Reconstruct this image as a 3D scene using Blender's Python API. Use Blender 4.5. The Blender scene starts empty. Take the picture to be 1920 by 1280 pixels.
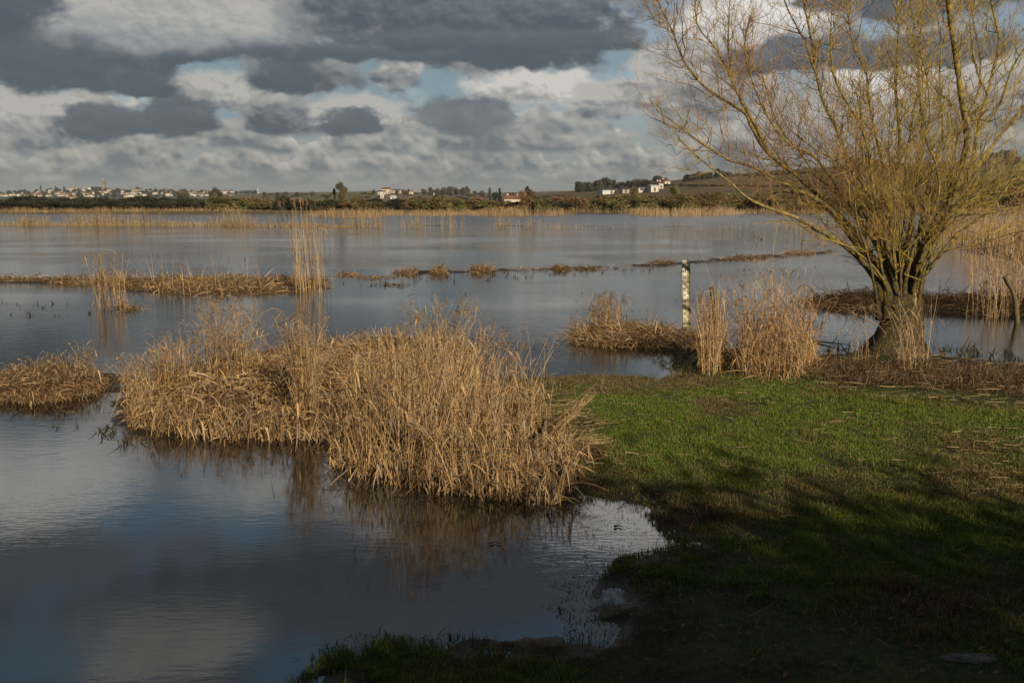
import bpy, bmesh, math, random
import numpy as np
from mathutils import Vector, Matrix, noise as mnoise

sc = bpy.context.scene
C = sc.collection
R = math.radians

# ------------------------------------------------------------------ camera
F, W0, H0, HZ, EYE = 1700.0, 1920.0, 1280.0, 378.0, 2.15
PITCH = math.atan((H0 / 2 - HZ) / F)
cam_d = bpy.data.cameras.new("camera")
cam_d.sensor_width = 36.0
cam_d.lens = F / W0 * 36.0
cam_d.clip_start = 0.05
cam_d.clip_end = 20000.0
cam = bpy.data.objects.new("camera", cam_d)
C.objects.link(cam)
cam.location = (0, 0, EYE)
cam.rotation_euler = (math.pi / 2 - PITCH, 0, 0)
sc.camera = cam
CP, SP = math.cos(PITCH), math.sin(PITCH)

def ray(px, py):
    """direction through a photograph pixel (1920 x 1280)"""
    a = (px - W0 / 2) / F
    b = -(py - H0 / 2) / F
    return np.array([a, CP + b * SP, -SP + b * CP])

def gp(px, py, z=0.0):
    """point at height z seen at a pixel"""
    d = ray(px, py)
    t = (z - EYE) / d[2]
    return np.array([0, 0, EYE]) + d * t

def at(px, py, Y):
    """point at world depth Y seen at a pixel"""
    d = ray(px, py)
    return np.array([0, 0, EYE]) + d * (Y / d[1])

# ------------------------------------------------------------------ world, sun, exposure
SUN_EL = R(25.0)
SUN_AZ = R(24.0)           # behind the camera, to the right
sun_dir = Vector((math.sin(SUN_AZ) * math.cos(SUN_EL), -math.cos(SUN_AZ) * math.cos(SUN_EL), math.sin(SUN_EL)))
sd_ = bpy.data.lights.new("sun", 'SUN')
sd_.energy = 5.0
sd_.angle = R(0.5)
sd_.color = (1.0, 0.83, 0.60)
sun = bpy.data.objects.new("sun", sd_)
C.objects.link(sun)
sun.rotation_euler = sun_dir.to_track_quat('Z', 'Y').to_euler()

sc.view_settings.view_transform = 'Standard'
sc.view_settings.look = 'None'
sc.view_settings.exposure = 0.0
sc.view_settings.gamma = 1.0
sc.cycles.max_bounces = 6
sc.cycles.transparent_max_bounces = 12
sc.cycles.use_denoising = True
sc.cycles.sample_clamp_indirect = 4.0

world = bpy.data.worlds.new("World")
sc.world = world
world.use_nodes = True
wt = world.node_tree
wt.nodes.clear()

class NB:
    """small helper that writes node graphs as expressions"""
    def __init__(s, t): s.t = t
    def n(s, typ, **k):
        x = s.t.nodes.new(typ)
        for a, b in k.items(): setattr(x, a, b)
        return x
    def put(s, inp, v):
        if v is None: return
        if isinstance(v, bpy.types.NodeSocket): s.t.links.new(v, inp)
        else: inp.default_value = v
    def m(s, op, a, b=None, c=None, clamp=False):
        x = s.n('ShaderNodeMath', operation=op, use_clamp=clamp)
        s.put(x.inputs[0], a); s.put(x.inputs[1], b); s.put(x.inputs[2], c)
        return x.outputs[0]
    def v(s, op, a, b=None):
        x = s.n('ShaderNodeVectorMath', operation=op)
        s.put(x.inputs[0], a); s.put(x.inputs[1], b)
        return x.outputs['Value'] if op in ('LENGTH', 'DOT_PRODUCT') else x.outputs[0]
    def vm(s, a, k):
        x = s.n('ShaderNodeVectorMath', operation='SCALE')
        s.put(x.inputs[0], a); s.put(x.inputs['Scale'], k)
        return x.outputs[0]
    def comb(s, a, b, c=0.0):
        x = s.n('ShaderNodeCombineXYZ')
        s.put(x.inputs[0], a); s.put(x.inputs[1], b); s.put(x.inputs[2], c)
        return x.outputs[0]
    def sep(s, a):
        x = s.n('ShaderNodeSeparateXYZ'); s.put(x.inputs[0], a)
        return x.outputs
    def noise(s, vec, scale, detail=4.0, rough=0.5, dist=0.0, out='Fac', lac=2.0):
        x = s.n('ShaderNodeTexNoise')
        s.put(x.inputs['Vector'], vec); s.put(x.inputs['Scale'], scale)
        s.put(x.inputs['Detail'], detail); s.put(x.inputs['Roughness'], rough)
        s.put(x.inputs['Distortion'], dist); s.put(x.inputs['Lacunarity'], lac)
        return x.outputs[out]
    def vor(s, vec, scale, detail=3.0, rough=0.5, smooth=0.6):
        x = s.n('ShaderNodeTexVoronoi', feature='SMOOTH_F1')
        s.put(x.inputs['Vector'], vec); s.put(x.inputs['Scale'], scale)
        s.put(x.inputs['Detail'], detail); s.put(x.inputs['Roughness'], rough)
        s.put(x.inputs['Smoothness'], smooth)
        x.voronoi_dimensions = '2D'; x.normalize = True
        return x.outputs['Distance']
    def rng(s, x_, a, b, c=0.0, d=1.0, smooth=True):
        x = s.n('ShaderNodeMapRange')
        x.interpolation_type = 'SMOOTHSTEP' if smooth else 'LINEAR'
        s.put(x.inputs[0], x_)
        for i, q in enumerate((a, b, c, d)): s.put(x.inputs[i + 1], q)
        return x.outputs[0]
    def mix(s, f, a, b, mode='MIX'):
        x = s.n('ShaderNodeMix', data_type='RGBA', blend_type=mode)
        s.put(x.inputs[0], f); s.put(x.inputs[6], c4(a)); s.put(x.inputs[7], c4(b))
        return x.outputs[2]

def c4(a):
    return (a[0], a[1], a[2], 1.0) if isinstance(a, (tuple, list)) and len(a) == 3 else a

def srgb(r, g, b):
    f = lambda q: (q / 255 / 12.92) if q / 255 <= 0.04045 else ((q / 255 + 0.055) / 1.055) ** 2.4
    return (f(r), f(g), f(b))

N = NB(wt)
sky = N.n('ShaderNodeTexSky', sky_type='NISHITA')
sky.sun_disc = False
sky.sun_elevation = SUN_EL
sky.sun_rotation = math.atan2(sun_dir.x, sun_dir.y)
sky.air_density = 1.0
sky.dust_density = 1.2
sky.ozone_density = 1.5
tc = N.n('ShaderNodeTexCoord').outputs['Generated']
dx, dy, dz = N.sep(tc)
az = N.m('ARCTAN2', dx, dy)
hyp = N.m('SQRT', N.m('ADD', N.m('MULTIPLY', dx, dx), N.m('MULTIPLY', dy, dy)))
el = N.m('DIVIDE', dz, N.m('MAXIMUM', hyp, 0.05))
el = N.m('MINIMUM', el, 3.0)
P = N.comb(az, el)
# cloud billow fields (direction space; slightly flattened cumulus)
Ps = N.v('MULTIPLY', P, (1.0, 1.55, 1.0))
nL = N.noise(Ps, 7.0, 6.0, 0.56)
nL2 = N.noise(N.v('ADD', Ps, (0.006, 0.011, 0.0)), 7.0, 6.0, 0.56)
relief = N.m('MULTIPLY', N.m('SUBTRACT', nL, nL2), 4.0)      # lit upper-right flanks
wrp = N.vm(N.v('SUBTRACT', N.noise(N.v('ADD', Ps, (4.0, 9.0, 0.0)), 24.0, 3.0, 0.55, out='Color'), (0.5, 0.5, 0.5)), 0.03)
Pv = N.v('ADD', Ps, wrp)
def puff(vec, scale, det=3.0):
    return N.m('SUBTRACT', 0.9, N.m('MULTIPLY', N.vor(vec, scale, det, 0.5), 1.15))
nM = N.m('ADD', N.m('MULTIPLY', puff(Pv, 26.0), 0.75), N.m('MULTIPLY', nL, 0.25))
nM2 = N.m('ADD', N.m('MULTIPLY', puff(N.v('ADD', Pv, (0.003, 0.006, 0.0)), 26.0), 0.75), N.m('MULTIPLY', nL, 0.25))
relief2 = N.m('MULTIPLY', N.m('SUBTRACT', nM, nM2), 4.0)
warp = N.vm(N.v('SUBTRACT', N.noise(N.v('ADD', Ps, (7.0, 2.0, 0.0)), 11.0, 5.0, 0.6, out='Color'), (0.5, 0.5, 0.5)), 0.085)
warpy = N.v('MULTIPLY', warp, (1.0, 0.42, 0.0))
PW = N.v('ADD', P, warpy)
rough_edge = N.m('MULTIPLY', N.m('SUBTRACT', nM, 0.5), 1.5)

blue = N.mix(1.0, sky.outputs[0], (0.092, 0.092, 0.092), 'MULTIPLY')
# thin grey veil near the horizon
veil = N.rng(el, 0.0, 0.18, 0.95, 0.22)
base_col = N.mix(veil, blue, srgb(124, 133, 138))

def general(scale_, det):
    """broken cloud for the rest of the dome, with an added dark lid out of view"""
    n = N.noise(Ps, scale_, det, 0.56)
    gsh = N.m('MULTIPLY_ADD', N.m('SUBTRACT', 0.55, n), 3.0, 0.3, clamp=True)
    gen = N.rng(n, 0.42, 0.54)
    lid = N.m('MAXIMUM', N.rng(el, 0.62, 0.85), N.rng(N.m('ABSOLUTE', az), 0.75, 1.1))  # unseen sky overhead and aside, darkened to cut the ambient light
    c = N.mix(gsh, N.mix(lid, (0.13, 0.15, 0.175), (0.045, 0.053, 0.065)), N.mix(lid, (0.40, 0.385, 0.36), (0.10, 0.105, 0.115)))
    return N.mix(N.m('MAXIMUM', N.m('MULTIPLY', gen, 0.8), N.m('MULTIPLY', lid, 0.93)), base_col, c)

wob = N.noise(N.comb(N.m('MULTIPLY', az, 5.0), 0.0), 1.0, 2.0, 0.5)
def row(col, y0, y1, thr, seed, bright, dark, op, scale=30.0):
    """a bank of distant cumulus: level bases, heaped sunlit tops"""
    v0 = (HZ - y0) / F; v1 = (HZ - y1) / F
    q = N.v('ADD', N.v('ADD', N.v('MULTIPLY', P, (1.0, 1.12, 1.0)), N.vm(wrp, 0.6)), (seed, seed * .7, 0.0))
    pf = puff(q, scale, 2.0)
    pf2 = puff(N.v('ADD', q, (.0025, .005, 0.0)), scale, 2.0)
    r = N.m('MULTIPLY', N.m('SUBTRACT', pf, pf2), 2.6)
    base = N.m('ADD', el, N.m('MULTIPLY', N.m('SUBTRACT', wob, .5), 0.034))
    h = N.rng(base, v0, v1, 0.0, 1.0, False)
    hl = N.noise(N.comb(N.m('MULTIPLY_ADD', az, 11.0, seed), N.m('MULTIPLY', el, 3.0)), 1.0, 3.0, 0.55)
    top = N.m('ADD', N.m('MULTIPLY_ADD', hl, 3.6, thr - 1.5), N.m('MULTIPLY', N.m('SUBTRACT', pf, 0.5), 0.8))
    dd = N.m('SUBTRACT', top, h)
    body = N.rng(dd, -0.03, 0.10)
    flat = N.rng(N.m('ADD', base, N.m('MULTIPLY', N.m('SUBTRACT', nM, .5), 0.010)), v0 - 0.005, v0 + 0.006)
    mask = N.m('MULTIPLY', N.m('MULTIPLY', body, flat), op)
    sh = N.m('ADD', N.m('ADD', N.m('MULTIPLY', h, 0.45), N.m('MULTIPLY_ADD', dd, -0.65, 0.55)), r, clamp=True)
    return N.mix(mask, col, N.mix(sh, dark, bright))

def ndir(px, py, refl=False):
    d = ray(px, py)
    z = -d[2] if refl else d[2]
    h = math.hypot(d[0], d[1])
    return math.atan2(d[0], d[1]), z / h

SPEC = []
def blob(x0, y0, x1, y1, bright, dark, **k):
    SPEC.append((x0, y0, x1, y1, bright, dark, k))
def hole(x0, y0, x1, y1, c, **k):
    k.setdefault('flat', 1.0)
    SPEC.append((x0, y0, x1, y1, c, None, k))

def add_blob(col, x0, y0, x1, y1, bright, dark, k=0.5, rel=1.0, flat=2.2, soft=0.2, op=1.0, edge=1.0, refl=False, grad=0.6):
    """one cloud: ragged ellipse with a flatter base, lit from above"""
    cx, cy = ndir((x0 + x1) / 2, (y0 + y1) / 2, refl)
    sx = (x1 - x0) / 2 / F; sy = (y1 - y0) / 2 / F
    q = N.v('MULTIPLY', N.v('SUBTRACT', PW, (cx, cy, 0.0)), (1 / sx, 1 / sy, 0.0))
    a, b, _ = N.sep(q)
    if flat > 1.0:
        d = N.v('LENGTH', N.comb(a, N.m('MAXIMUM', b, N.m('MULTIPLY', b, -flat * 0.7))))
    else:
        d = N.v('LENGTH', q)
    d = N.m('MULTIPLY_ADD', rough_edge, edge, d)
    mask = N.rng(d, 1.0 - soft, 1.0 + soft, op, 0.0)
    if dark is None:
        return N.mix(mask, col, bright)
    sh = N.m('MULTIPLY_ADD', b, grad, k)
    rim = N.rng(d, 0.45, 1.1, 0.0, 0.55)                      # thin, lit margins
    if rel > 0: sh = N.m('MULTIPLY_ADD', RELIEF, rel, sh)
    sh = N.m('ADD', sh, N.m('MULTIPLY', rim, N.rng(b, -0.5, 0.5)), clamp=True)
    return N.mix(mask, col, N.mix(sh, dark, bright))

RELIEF = N.m('ADD', relief, relief2)
DK = srgb(80, 91, 101); DK2 = srgb(96, 106, 115); GR = srgb(128, 136, 142)
BR = (0.46, 0.452, 0.425); WH = (0.80, 0.79, 0.76); MID = srgb(140, 143, 143)
BL = srgb(128, 152, 163)
# upper middle field of grey-white cloud behind everything
blob(-200, -140, 1300, 240, BR, DK2, k=0.25, rel=0.5, op=0.9, soft=.3)
# blue gaps
for (a_, b_, c_, d_) in ((300, 95, 475, 185), (555, 110, 745, 200), (775, 128, 870, 190), (1085, 60, 1215, 125), (395, 195, 440, 225), (1560, 25, 1610, 100), (1780, 60, 1960, 190), (1640, 150, 1700, 230)):
    hole(a_, b_, c_, d_, BL, soft=.3, op=.9, edge=.6, rel=0.0)
# bright clouds
blob(-30, 175, 215, 262, BR, DK2, k=.7, rel=.7)
blob(290, 135, 480, 225, BR, DK2, k=.75, rel=.8)
blob(560, 175, 780, 260, BR, DK2, k=.7, rel=.9)
blob(700, 88, 800, 190, BR, DK2, k=.45, rel=.8)
blob(850, 125, 1130, 215, (.62, .6, .56), DK2, k=.85, rel=.8)
blob(1060, 140, 1260, 250, BR, DK2, k=.6, rel=.8)
blob(1180, 60, 1420, 260, BR, DK2, k=.5, rel=.8)
blob(1250, -30, 1560, 110, WH, (.3, .3, .3), k=.8, rel=.7)
blob(1330, 190, 1700, 290, BR, GR, k=.5, rel=.7)
blob(1580, 90, 1740, 230, WH, GR, k=.7, rel=.8)
blob(1780, 90, 2000, 280, (.5, .49, .47), DK2, k=.5, rel=.8)
# dark clouds
blob(1360, 70, 1640, 155, DK2, DK, k=.4, rel=.5)
blob(1480, 60, 1880, 140, DK2, DK, k=.4, rel=.6)
blob(1560, -80, 2000, 50, DK2, DK, k=.3, rel=.6)
blob(760, 185, 980, 262, DK2, DK2, k=.5, rel=.6, op=.8)
blob(455, 190, 610, 266, MID, DK, k=.15, rel=.8)
blob(600, 205, 725, 268, DK2, DK, k=.3, rel=.5)
blob(225, 180, 408, 270, DK2, DK, k=.2, rel=.5)
blob(110, 195, 245, 270, DK2, DK, k=.35, rel=.5)
blob(440, 85, 670, 195, MID, DK, k=.35, rel=.5)
blob(-80, 50, 325, 205, DK2, DK, k=.2, rel=.45, flat=2.6)
blob(200, 120, 312, 203, DK2, DK, k=.1, rel=.4, flat=2.6)
blob(470, 110, 590, 195, DK2, DK, k=.1, rel=.4, flat=2.2)
blob(180, 70, 450, 135, DK2, DK, k=.3, rel=.5)
blob(765, 60, 1140, 145, DK2, DK, k=.1, rel=.5)
blob(480, -90, 1270, 96, GR, DK, k=.32, rel=.5, flat=1.6, soft=.3, grad=.75)
blob(330, 78, 860, 128, DK2, DK, k=.35, rel=.4, flat=2.4, soft=.3)
blob(640, 50, 1240, 110, DK2, DK, k=.25, rel=.3, flat=2.4, soft=.28)
# big pale cloud above the left
blob(60, -60, 520, 108, BR, GR, k=.7, rel=.6, flat=1.8, soft=.3)
blob(-90, -90, 85, 90, DK2, DK, k=.3, rel=.4, soft=.3)
# above the frame, seen in the water
blob(-60, 800, 260, 1010, (0.942, 0.932, 0.894), (0.508, 0.519, 0.532), k=.8, rel=.4, refl=True, flat=1.0, soft=.4)
blob(330, 850, 700, 985, (0.795, 0.784, 0.748), (0.444, 0.456, 0.48), k=.7, rel=.4, refl=True, flat=1.0, soft=.4)
blob(640, 820, 860, 1010, (0.874, 0.861, 0.837), (0.624, 0.624, 0.624), k=.7, rel=.4, refl=True, flat=1.0, soft=.4)
blob(1000, 850, 1420, 1060, (1.26, 1.23, 1.19), (0.889, 0.889, 0.889), k=.8, rel=.4, refl=True, flat=1.0, soft=.4)
blob(-300, 1000, 260, 1120, (0.195, 0.211, 0.234), (0.156, 0.172, 0.195), k=.8, rel=.4, refl=True, flat=1.0, soft=.4)
blob(100, 1000, 1200, 1190, (0.203, 0.218, 0.242), (0.133, 0.148, 0.172), k=.3, rel=.4, refl=True, flat=1.0, soft=.35)
blob(60, 1130, 480, 1300, (0.579, 0.568, 0.548), (0.338, 0.338, 0.347), k=.5, rel=.4, refl=True, flat=1.0, soft=.4)
RB = (0.17, 0.32, 0.46)
for (a_, b_, c_, d_) in ((170, 925, 420, 1015), (400, 945, 560, 1030), (-80, 1185, 170, 1330), (440, 1195, 700, 1330), (880, 1170, 1160, 1290), (1180, 1130, 1500, 1300)):
    hole(a_, b_, c_, d_, RB, soft=.45, op=.85, edge=.8, rel=0.0, refl=True)
def chain(lo, hi):
    """all cloud layers that can show between two elevations"""
    c = base_col
    if lo > 0.2: c = general(7.0, 5.0)
    if lo < 0.2:
        thin = N.rng(N.noise(N.v('MULTIPLY', P, (1.0, 3.5, 1.0)), 5.0, 3.0, 0.6), 0.42, 0.7)
        c = N.mix(N.m('MULTIPLY', thin, 0.35), c, (0.42, 0.43, 0.43))
        for r in ROWS:
            if (HZ - r[0]) / F - 0.03 < hi and (HZ - r[1]) / F + 0.04 > lo: c = row(c, *r)
    for (x0, y0, x1, y1, br, dk, k) in SPEC:
        cy = ndir((x0 + x1) / 2, (y0 + y1) / 2, k.get('refl', False))[1]; sy = abs(y1 - y0) / 2 / F
        if cy - sy * 1.6 - .03 < hi and cy + sy * 1.6 + .03 > lo: c = add_blob(c, x0, y0, x1, y1, br, dk, **k)
    return c
def bgnode(c, s_=1.0):
    x = N.n('ShaderNodeBackground'); N.put(x.inputs['Color'], c); x.inputs['Strength'].default_value = s_
    return x.outputs[0]
def pick(cond, a, b):
    x = N.n('ShaderNodeMixShader'); N.put(x.inputs[0], cond)
    wt.links.new(b, x.inputs[1]); wt.links.new(a, x.inputs[2]); return x.outputs[0]
ROWS = [(368, 318, 0.25, 2.3, (0.26, 0.265, 0.265), srgb(116, 125, 130), 0.5, 44.0),
        (344, 280, 0.25, 33.3, (0.42, 0.41, 0.385), srgb(108, 117, 123), 0.85, 34.0),
        (324, 246, 0.30, 5.9, (0.53, 0.505, 0.455), srgb(104, 113, 120), 0.95, 30.0),
        (290, 212, 0.28, 8.8, (0.54, 0.52, 0.47), srgb(100, 109, 116), 0.95, 25.0),
        (258, 160, 0.36, 14.1, (0.53, 0.515, 0.475), srgb(104, 112, 119), 0.95, 20.0)]
E1, E2, E3 = 0.09, 0.255, 0.68
gen_side = bgnode(general(6.0, 3.0))
n_low = bgnode(chain(0.0, E1)); n_mid = bgnode(chain(E1, E2)); n_hi = bgnode(chain(E2, E3))
under = bgnode((0.10, 0.105, 0.11, 1.0))
front = N.m('LESS_THAN', N.m('ABSOLUTE', az), 0.8)
inb = N.m('MULTIPLY', front, N.m('LESS_THAN', el, E3))
sh_ = pick(N.m('LESS_THAN', el, E1), n_low, n_mid)
sh_ = pick(N.m('GREATER_THAN', el, E2), n_hi, sh_)
sh_ = pick(inb, sh_, gen_side)
sh_ = pick(N.m('LESS_THAN', el, -0.01), under, sh_)
wo = N.n('ShaderNodeOutputWorld')
wt.links.new(sh_, wo.inputs[0])
world.cycles.sampling_method = 'MANUAL'
world.cycles.sample_map_resolution = 512

# ------------------------------------------------------------------ mesh helpers
rng = np.random.default_rng(7)
random.seed(7)

def meta(o, label=None, cat=None, group=None, kind=None):
    if label: o['label'] = label
    if cat: o['category'] = cat
    if group: o['group'] = group
    if kind: o['kind'] = kind
    return o

def mesh_np(name, V, Fq, mat, col=None, smooth=False):
    """V (n,3), Fq list of (m,k) int arrays"""
    me = bpy.data.meshes.new(name)
    V = np.asarray(V, dtype=np.float32)
    me.vertices.add(len(V)); me.vertices.foreach_set('co', V.ravel())
    fl = [f for f in Fq if len(f)]
    tot = sum(f.size for f in fl)
    nf = sum(len(f) for f in fl)
    me.loops.add(tot); me.polygons.add(nf)
    me.loops.foreach_set('vertex_index', np.concatenate([f.ravel() for f in fl]).astype(np.int32))
    sizes = np.concatenate([np.full(len(f), f.shape[1]) for f in fl])
    st = np.concatenate([[0], np.cumsum(sizes)[:-1]]).astype(np.int32)
    me.polygons.foreach_set('loop_start', st)
    me.polygons.foreach_set('use_smooth', np.full(nf, smooth))
    if col is not None:
        at_ = me.color_attributes.new('Col', 'FLOAT_COLOR', 'POINT')
        c = np.ones((len(V), 4), np.float32); c[:, :3] = col
        at_.data.foreach_set('color', c.ravel())
    me.update(calc_edges=True)
    if mat: me.materials.append(mat)
    return me

def obj(name, me, parent=None, loc=None):
    o = bpy.data.objects.new(name, me)
    C.objects.link(o)
    if parent: o.parent = parent
    if loc is not None: o.location = loc
    return o

def empty(name, loc=(0, 0, 0), rz=0.0):
    o = bpy.data.objects.new(name, None); C.objects.link(o)
    o.empty_display_size = 0.1
    o.location = loc; o.rotation_euler = (0, 0, rz)
    return o

class Acc:
    """collects vertex/face batches"""
    def __init__(s): s.V = []; s.F = {}; s.C = []; s.n = 0
    def add(s, V, Fs, col=None):
        V = np.asarray(V, float).reshape(-1, 3)
        for f in Fs:
            f = np.asarray(f)
            if len(f): s.F.setdefault(f.shape[1], []).append(f + s.n)
        s.V.append(V)
        if col is None: col = (1, 1, 1)
        col = np.asarray(col, float)
        s.C.append(np.broadcast_to(col, V.shape).copy() if col.ndim == 1 else col)
        s.n += len(V)
        return s
    def mesh(s, name, mat, smooth=False):
        return mesh_np(name, np.concatenate(s.V), [np.concatenate(v) for v in s.F.values()], mat, np.concatenate(s.C), smooth)

def tubes(P_, r, k=3, cap=False):
    """P_ (n,m,3) centre lines, r (n,m) radii -> verts, quads"""
    n, m, _ = P_.shape
    T = np.gradient(P_, axis=1)
    T /= np.linalg.norm(T, axis=2, keepdims=True) + 1e-9
    ref = np.zeros_like(T); ref[..., 0] = 1.0
    par = np.abs(T[..., 0]) > 0.9
    ref[par] = (0, 1, 0)
    # one reference per tube keeps the frame from flipping
    ref = np.broadcast_to(ref[:, :1], T.shape)
    A = np.cross(T, ref); A /= np.linalg.norm(A, axis=2, keepdims=True) + 1e-9
    B = np.cross(T, A)
    ang = np.arange(k) * 2 * math.pi / k
    V = P_[:, :, None, :] + r[:, :, None, None] * (A[:, :, None, :] * np.cos(ang)[None, None, :, None] + B[:, :, None, :] * np.sin(ang)[None, None, :, None])
    V = V.reshape(-1, 3)
    idx = np.arange(n * m * k).reshape(n, m, k)
    a = idx[:, :-1, :]; b = np.roll(idx, -1, axis=2)[:, :-1, :]
    c = np.roll(idx, -1, axis=2)[:, 1:, :]; d = idx[:, 1:, :]
    Q = np.stack([a, b, c, d], -1).reshape(-1, 4)
    return V, Q

def ribbons(P_, W):
    """P_ (n,m,3), W (n,m,3) half-width vectors -> verts, quads"""
    n, m, _ = P_.shape
    V = np.stack([P_ - W, P_ + W], 2).reshape(-1, 3)
    idx = np.arange(n * m * 2).reshape(n, m, 2)
    Q = np.stack([idx[:, :-1, 0], idx[:, :-1, 1], idx[:, 1:, 1], idx[:, 1:, 0]], -1).reshape(-1, 4)
    return V, Q

def unit(v): return v / (np.linalg.norm(v, axis=-1, keepdims=True) + 1e-9)

def box(acc, c, s, rz=0.0, col=(1, 1, 1)):
    x, y, z = [q / 2 for q in s]
    v = np.array([(-x, -y, -z), (x, -y, -z), (x, y, -z), (-x, y, -z), (-x, -y, z), (x, -y, z), (x, y, z), (-x, y, z)])
    ca, sa = math.cos(rz), math.sin(rz)
    v = np.stack([v[:, 0] * ca - v[:, 1] * sa, v[:, 0] * sa + v[:, 1] * ca, v[:, 2]], 1) + np.array(c)
    acc.add(v, [np.array([(0, 3, 2, 1), (4, 5, 6, 7), (0, 1, 5, 4), (1, 2, 6, 5), (2, 3, 7, 6), (3, 0, 4, 7)])], col)

def inpoly(x, y, poly):
    poly = np.asarray(poly, float)
    ins = np.zeros(x.shape, bool)
    x1, y1 = poly[:, 0], poly[:, 1]; x2, y2 = np.roll(x1, -1), np.roll(y1, -1)
    for a, b, c, d in zip(x1, y1, x2, y2):
        if b == d: continue
        cr = ((b > y) != (d > y)) & (x < (c - a) * (y - b) / (d - b) + a)
        ins ^= cr
    return ins

def sdist(x, y, poly):
    """signed distance, positive inside"""
    poly = np.asarray(poly, float)
    d2 = np.full(x.shape, 1e18)
    for p, q in zip(poly, np.roll(poly, -1, axis=0)):
        e = q - p
        t = np.clip(((x - p[0]) * e[0] + (y - p[1]) * e[1]) / (e @ e + 1e-12), 0, 1)
        d2 = np.minimum(d2, (x - p[0] - t * e[0]) ** 2 + (y - p[1] - t * e[1]) ** 2)
    d = np.sqrt(d2)
    return np.where(inpoly(x, y, poly), d, -d)

def wpoly(pts): return np.array([gp(a, b)[:2] for a, b in pts])

_LAT = rng.random((64, 64))
def vnoise(x, y, f=1.0, seed=0):
    """cheap smooth value noise in 0..1"""
    x = np.asarray(x) * f + seed * 13.7; y = np.asarray(y) * f + seed * 7.3
    xi = np.floor(x).astype(int); yi = np.floor(y).astype(int)
    fx = x - xi; fy = y - yi
    fx = fx * fx * (3 - 2 * fx); fy = fy * fy * (3 - 2 * fy)
    g = lambda a, b: _LAT[a % 64, b % 64]
    return (g(xi, yi) * (1 - fx) + g(xi + 1, yi) * fx) * (1 - fy) + (g(xi, yi + 1) * (1 - fx) + g(xi + 1, yi + 1) * fx) * fy
def fnoise(x, y, f=1.0, o=4, seed=0):
    s = 0; a = 1; t = 0
    for i in range(o):
        s = s + a * vnoise(x, y, f * 2 ** i, seed + i * 3.1); t += a; a *= 0.5
    return s / t

# ------------------------------------------------------------------ materials
def material(name):
    m = bpy.data.materials.new(name); m.use_nodes = True
    t = m.node_tree; t.nodes.clear()
    b = NB(t)
    out = b.n('ShaderNodeOutputMaterial')
    p = b.n('ShaderNodeBsdfPrincipled')
    t.links.new(p.outputs[0], out.inputs[0])
    return m, b, p, out

def vcol(b, name='Col'):
    x = b.n('ShaderNodeVertexColor'); x.layer_name = name
    return x.outputs[0]

def pos(b): return b.n('ShaderNodeNewGeometry').outputs['Position']

def blade_mat(name, rough=0.55, trans=0.25, spec=0.3, nscale=60.0):
    m, b, p, out = material(name)
    n = b.noise(pos(b), nscale, 2.0, 0.5)
    k = b.m('MULTIPLY_ADD', n, 0.5, 0.75)
    c = b.mix(1.0, vcol(b), b.comb(k, k, k), 'MULTIPLY')
    b.put(p.inputs['Base Color'], c)
    p.inputs['Roughness'].default_value = rough
    p.inputs['Specular IOR Level'].default_value = spec
    if trans > 0:
        tr = b.n('ShaderNodeBsdfTranslucent'); b.put(tr.inputs[0], c)
        mx = b.n('ShaderNodeMixShader'); mx.inputs[0].default_value = trans
        b.t.links.new(p.outputs[0], mx.inputs[1]); b.t.links.new(tr.outputs[0], mx.inputs[2])
        b.t.links.new(mx.outputs[0], out.inputs[0])
    return m

def plain_mat(name, c, rough=0.7, var=0.2, nscale=3.0, c2=None, bump=0.0, bscale=20.0):
    m, b, p, out = material(name)
    n = b.noise(pos(b), nscale, 5.0, 0.6)
    c2 = c2 or tuple(q * (1 - var * 1.6) for q in c)
    b.put(p.inputs['Base Color'], b.mix(b.rng(n, 0.35, 0.65), c2, c))
    p.inputs['Roughness'].default_value = rough
    p.inputs['Specular IOR Level'].default_value = 0.25
    if bump:
        bn = b.n('ShaderNodeBump'); bn.inputs['Strength'].default_value = 1.0; bn.inputs['Distance'].default_value = bump
        b.put(bn.inputs['Height'], b.noise(pos(b), bscale, 5.0, 0.6)); b.put(p.inputs['Normal'], bn.outputs[0])
    return m

M_REED = blade_mat('dry_reed', 0.5, 0.22, 0.35)
M_STRAW = blade_mat('straw', 0.6, 0.2, 0.25)
M_GRASS = blade_mat('grass', 0.45, 0.3, 0.35, 20.0)
M_MAT = plain_mat('matted_thatch', (0.16, 0.105, 0.055), 0.85, 0.3, 25.0, bump=0.02, bscale=60.0)
M_MUD = plain_mat('wet_mud', (0.05, 0.036, 0.022), 0.45, 0.3, 6.0, bump=0.01)
M_DARKWOOD = plain_mat('wet_wood', (0.06, 0.042, 0.028), 0.6, 0.3, 15.0, bump=0.004, bscale=60)

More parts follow.
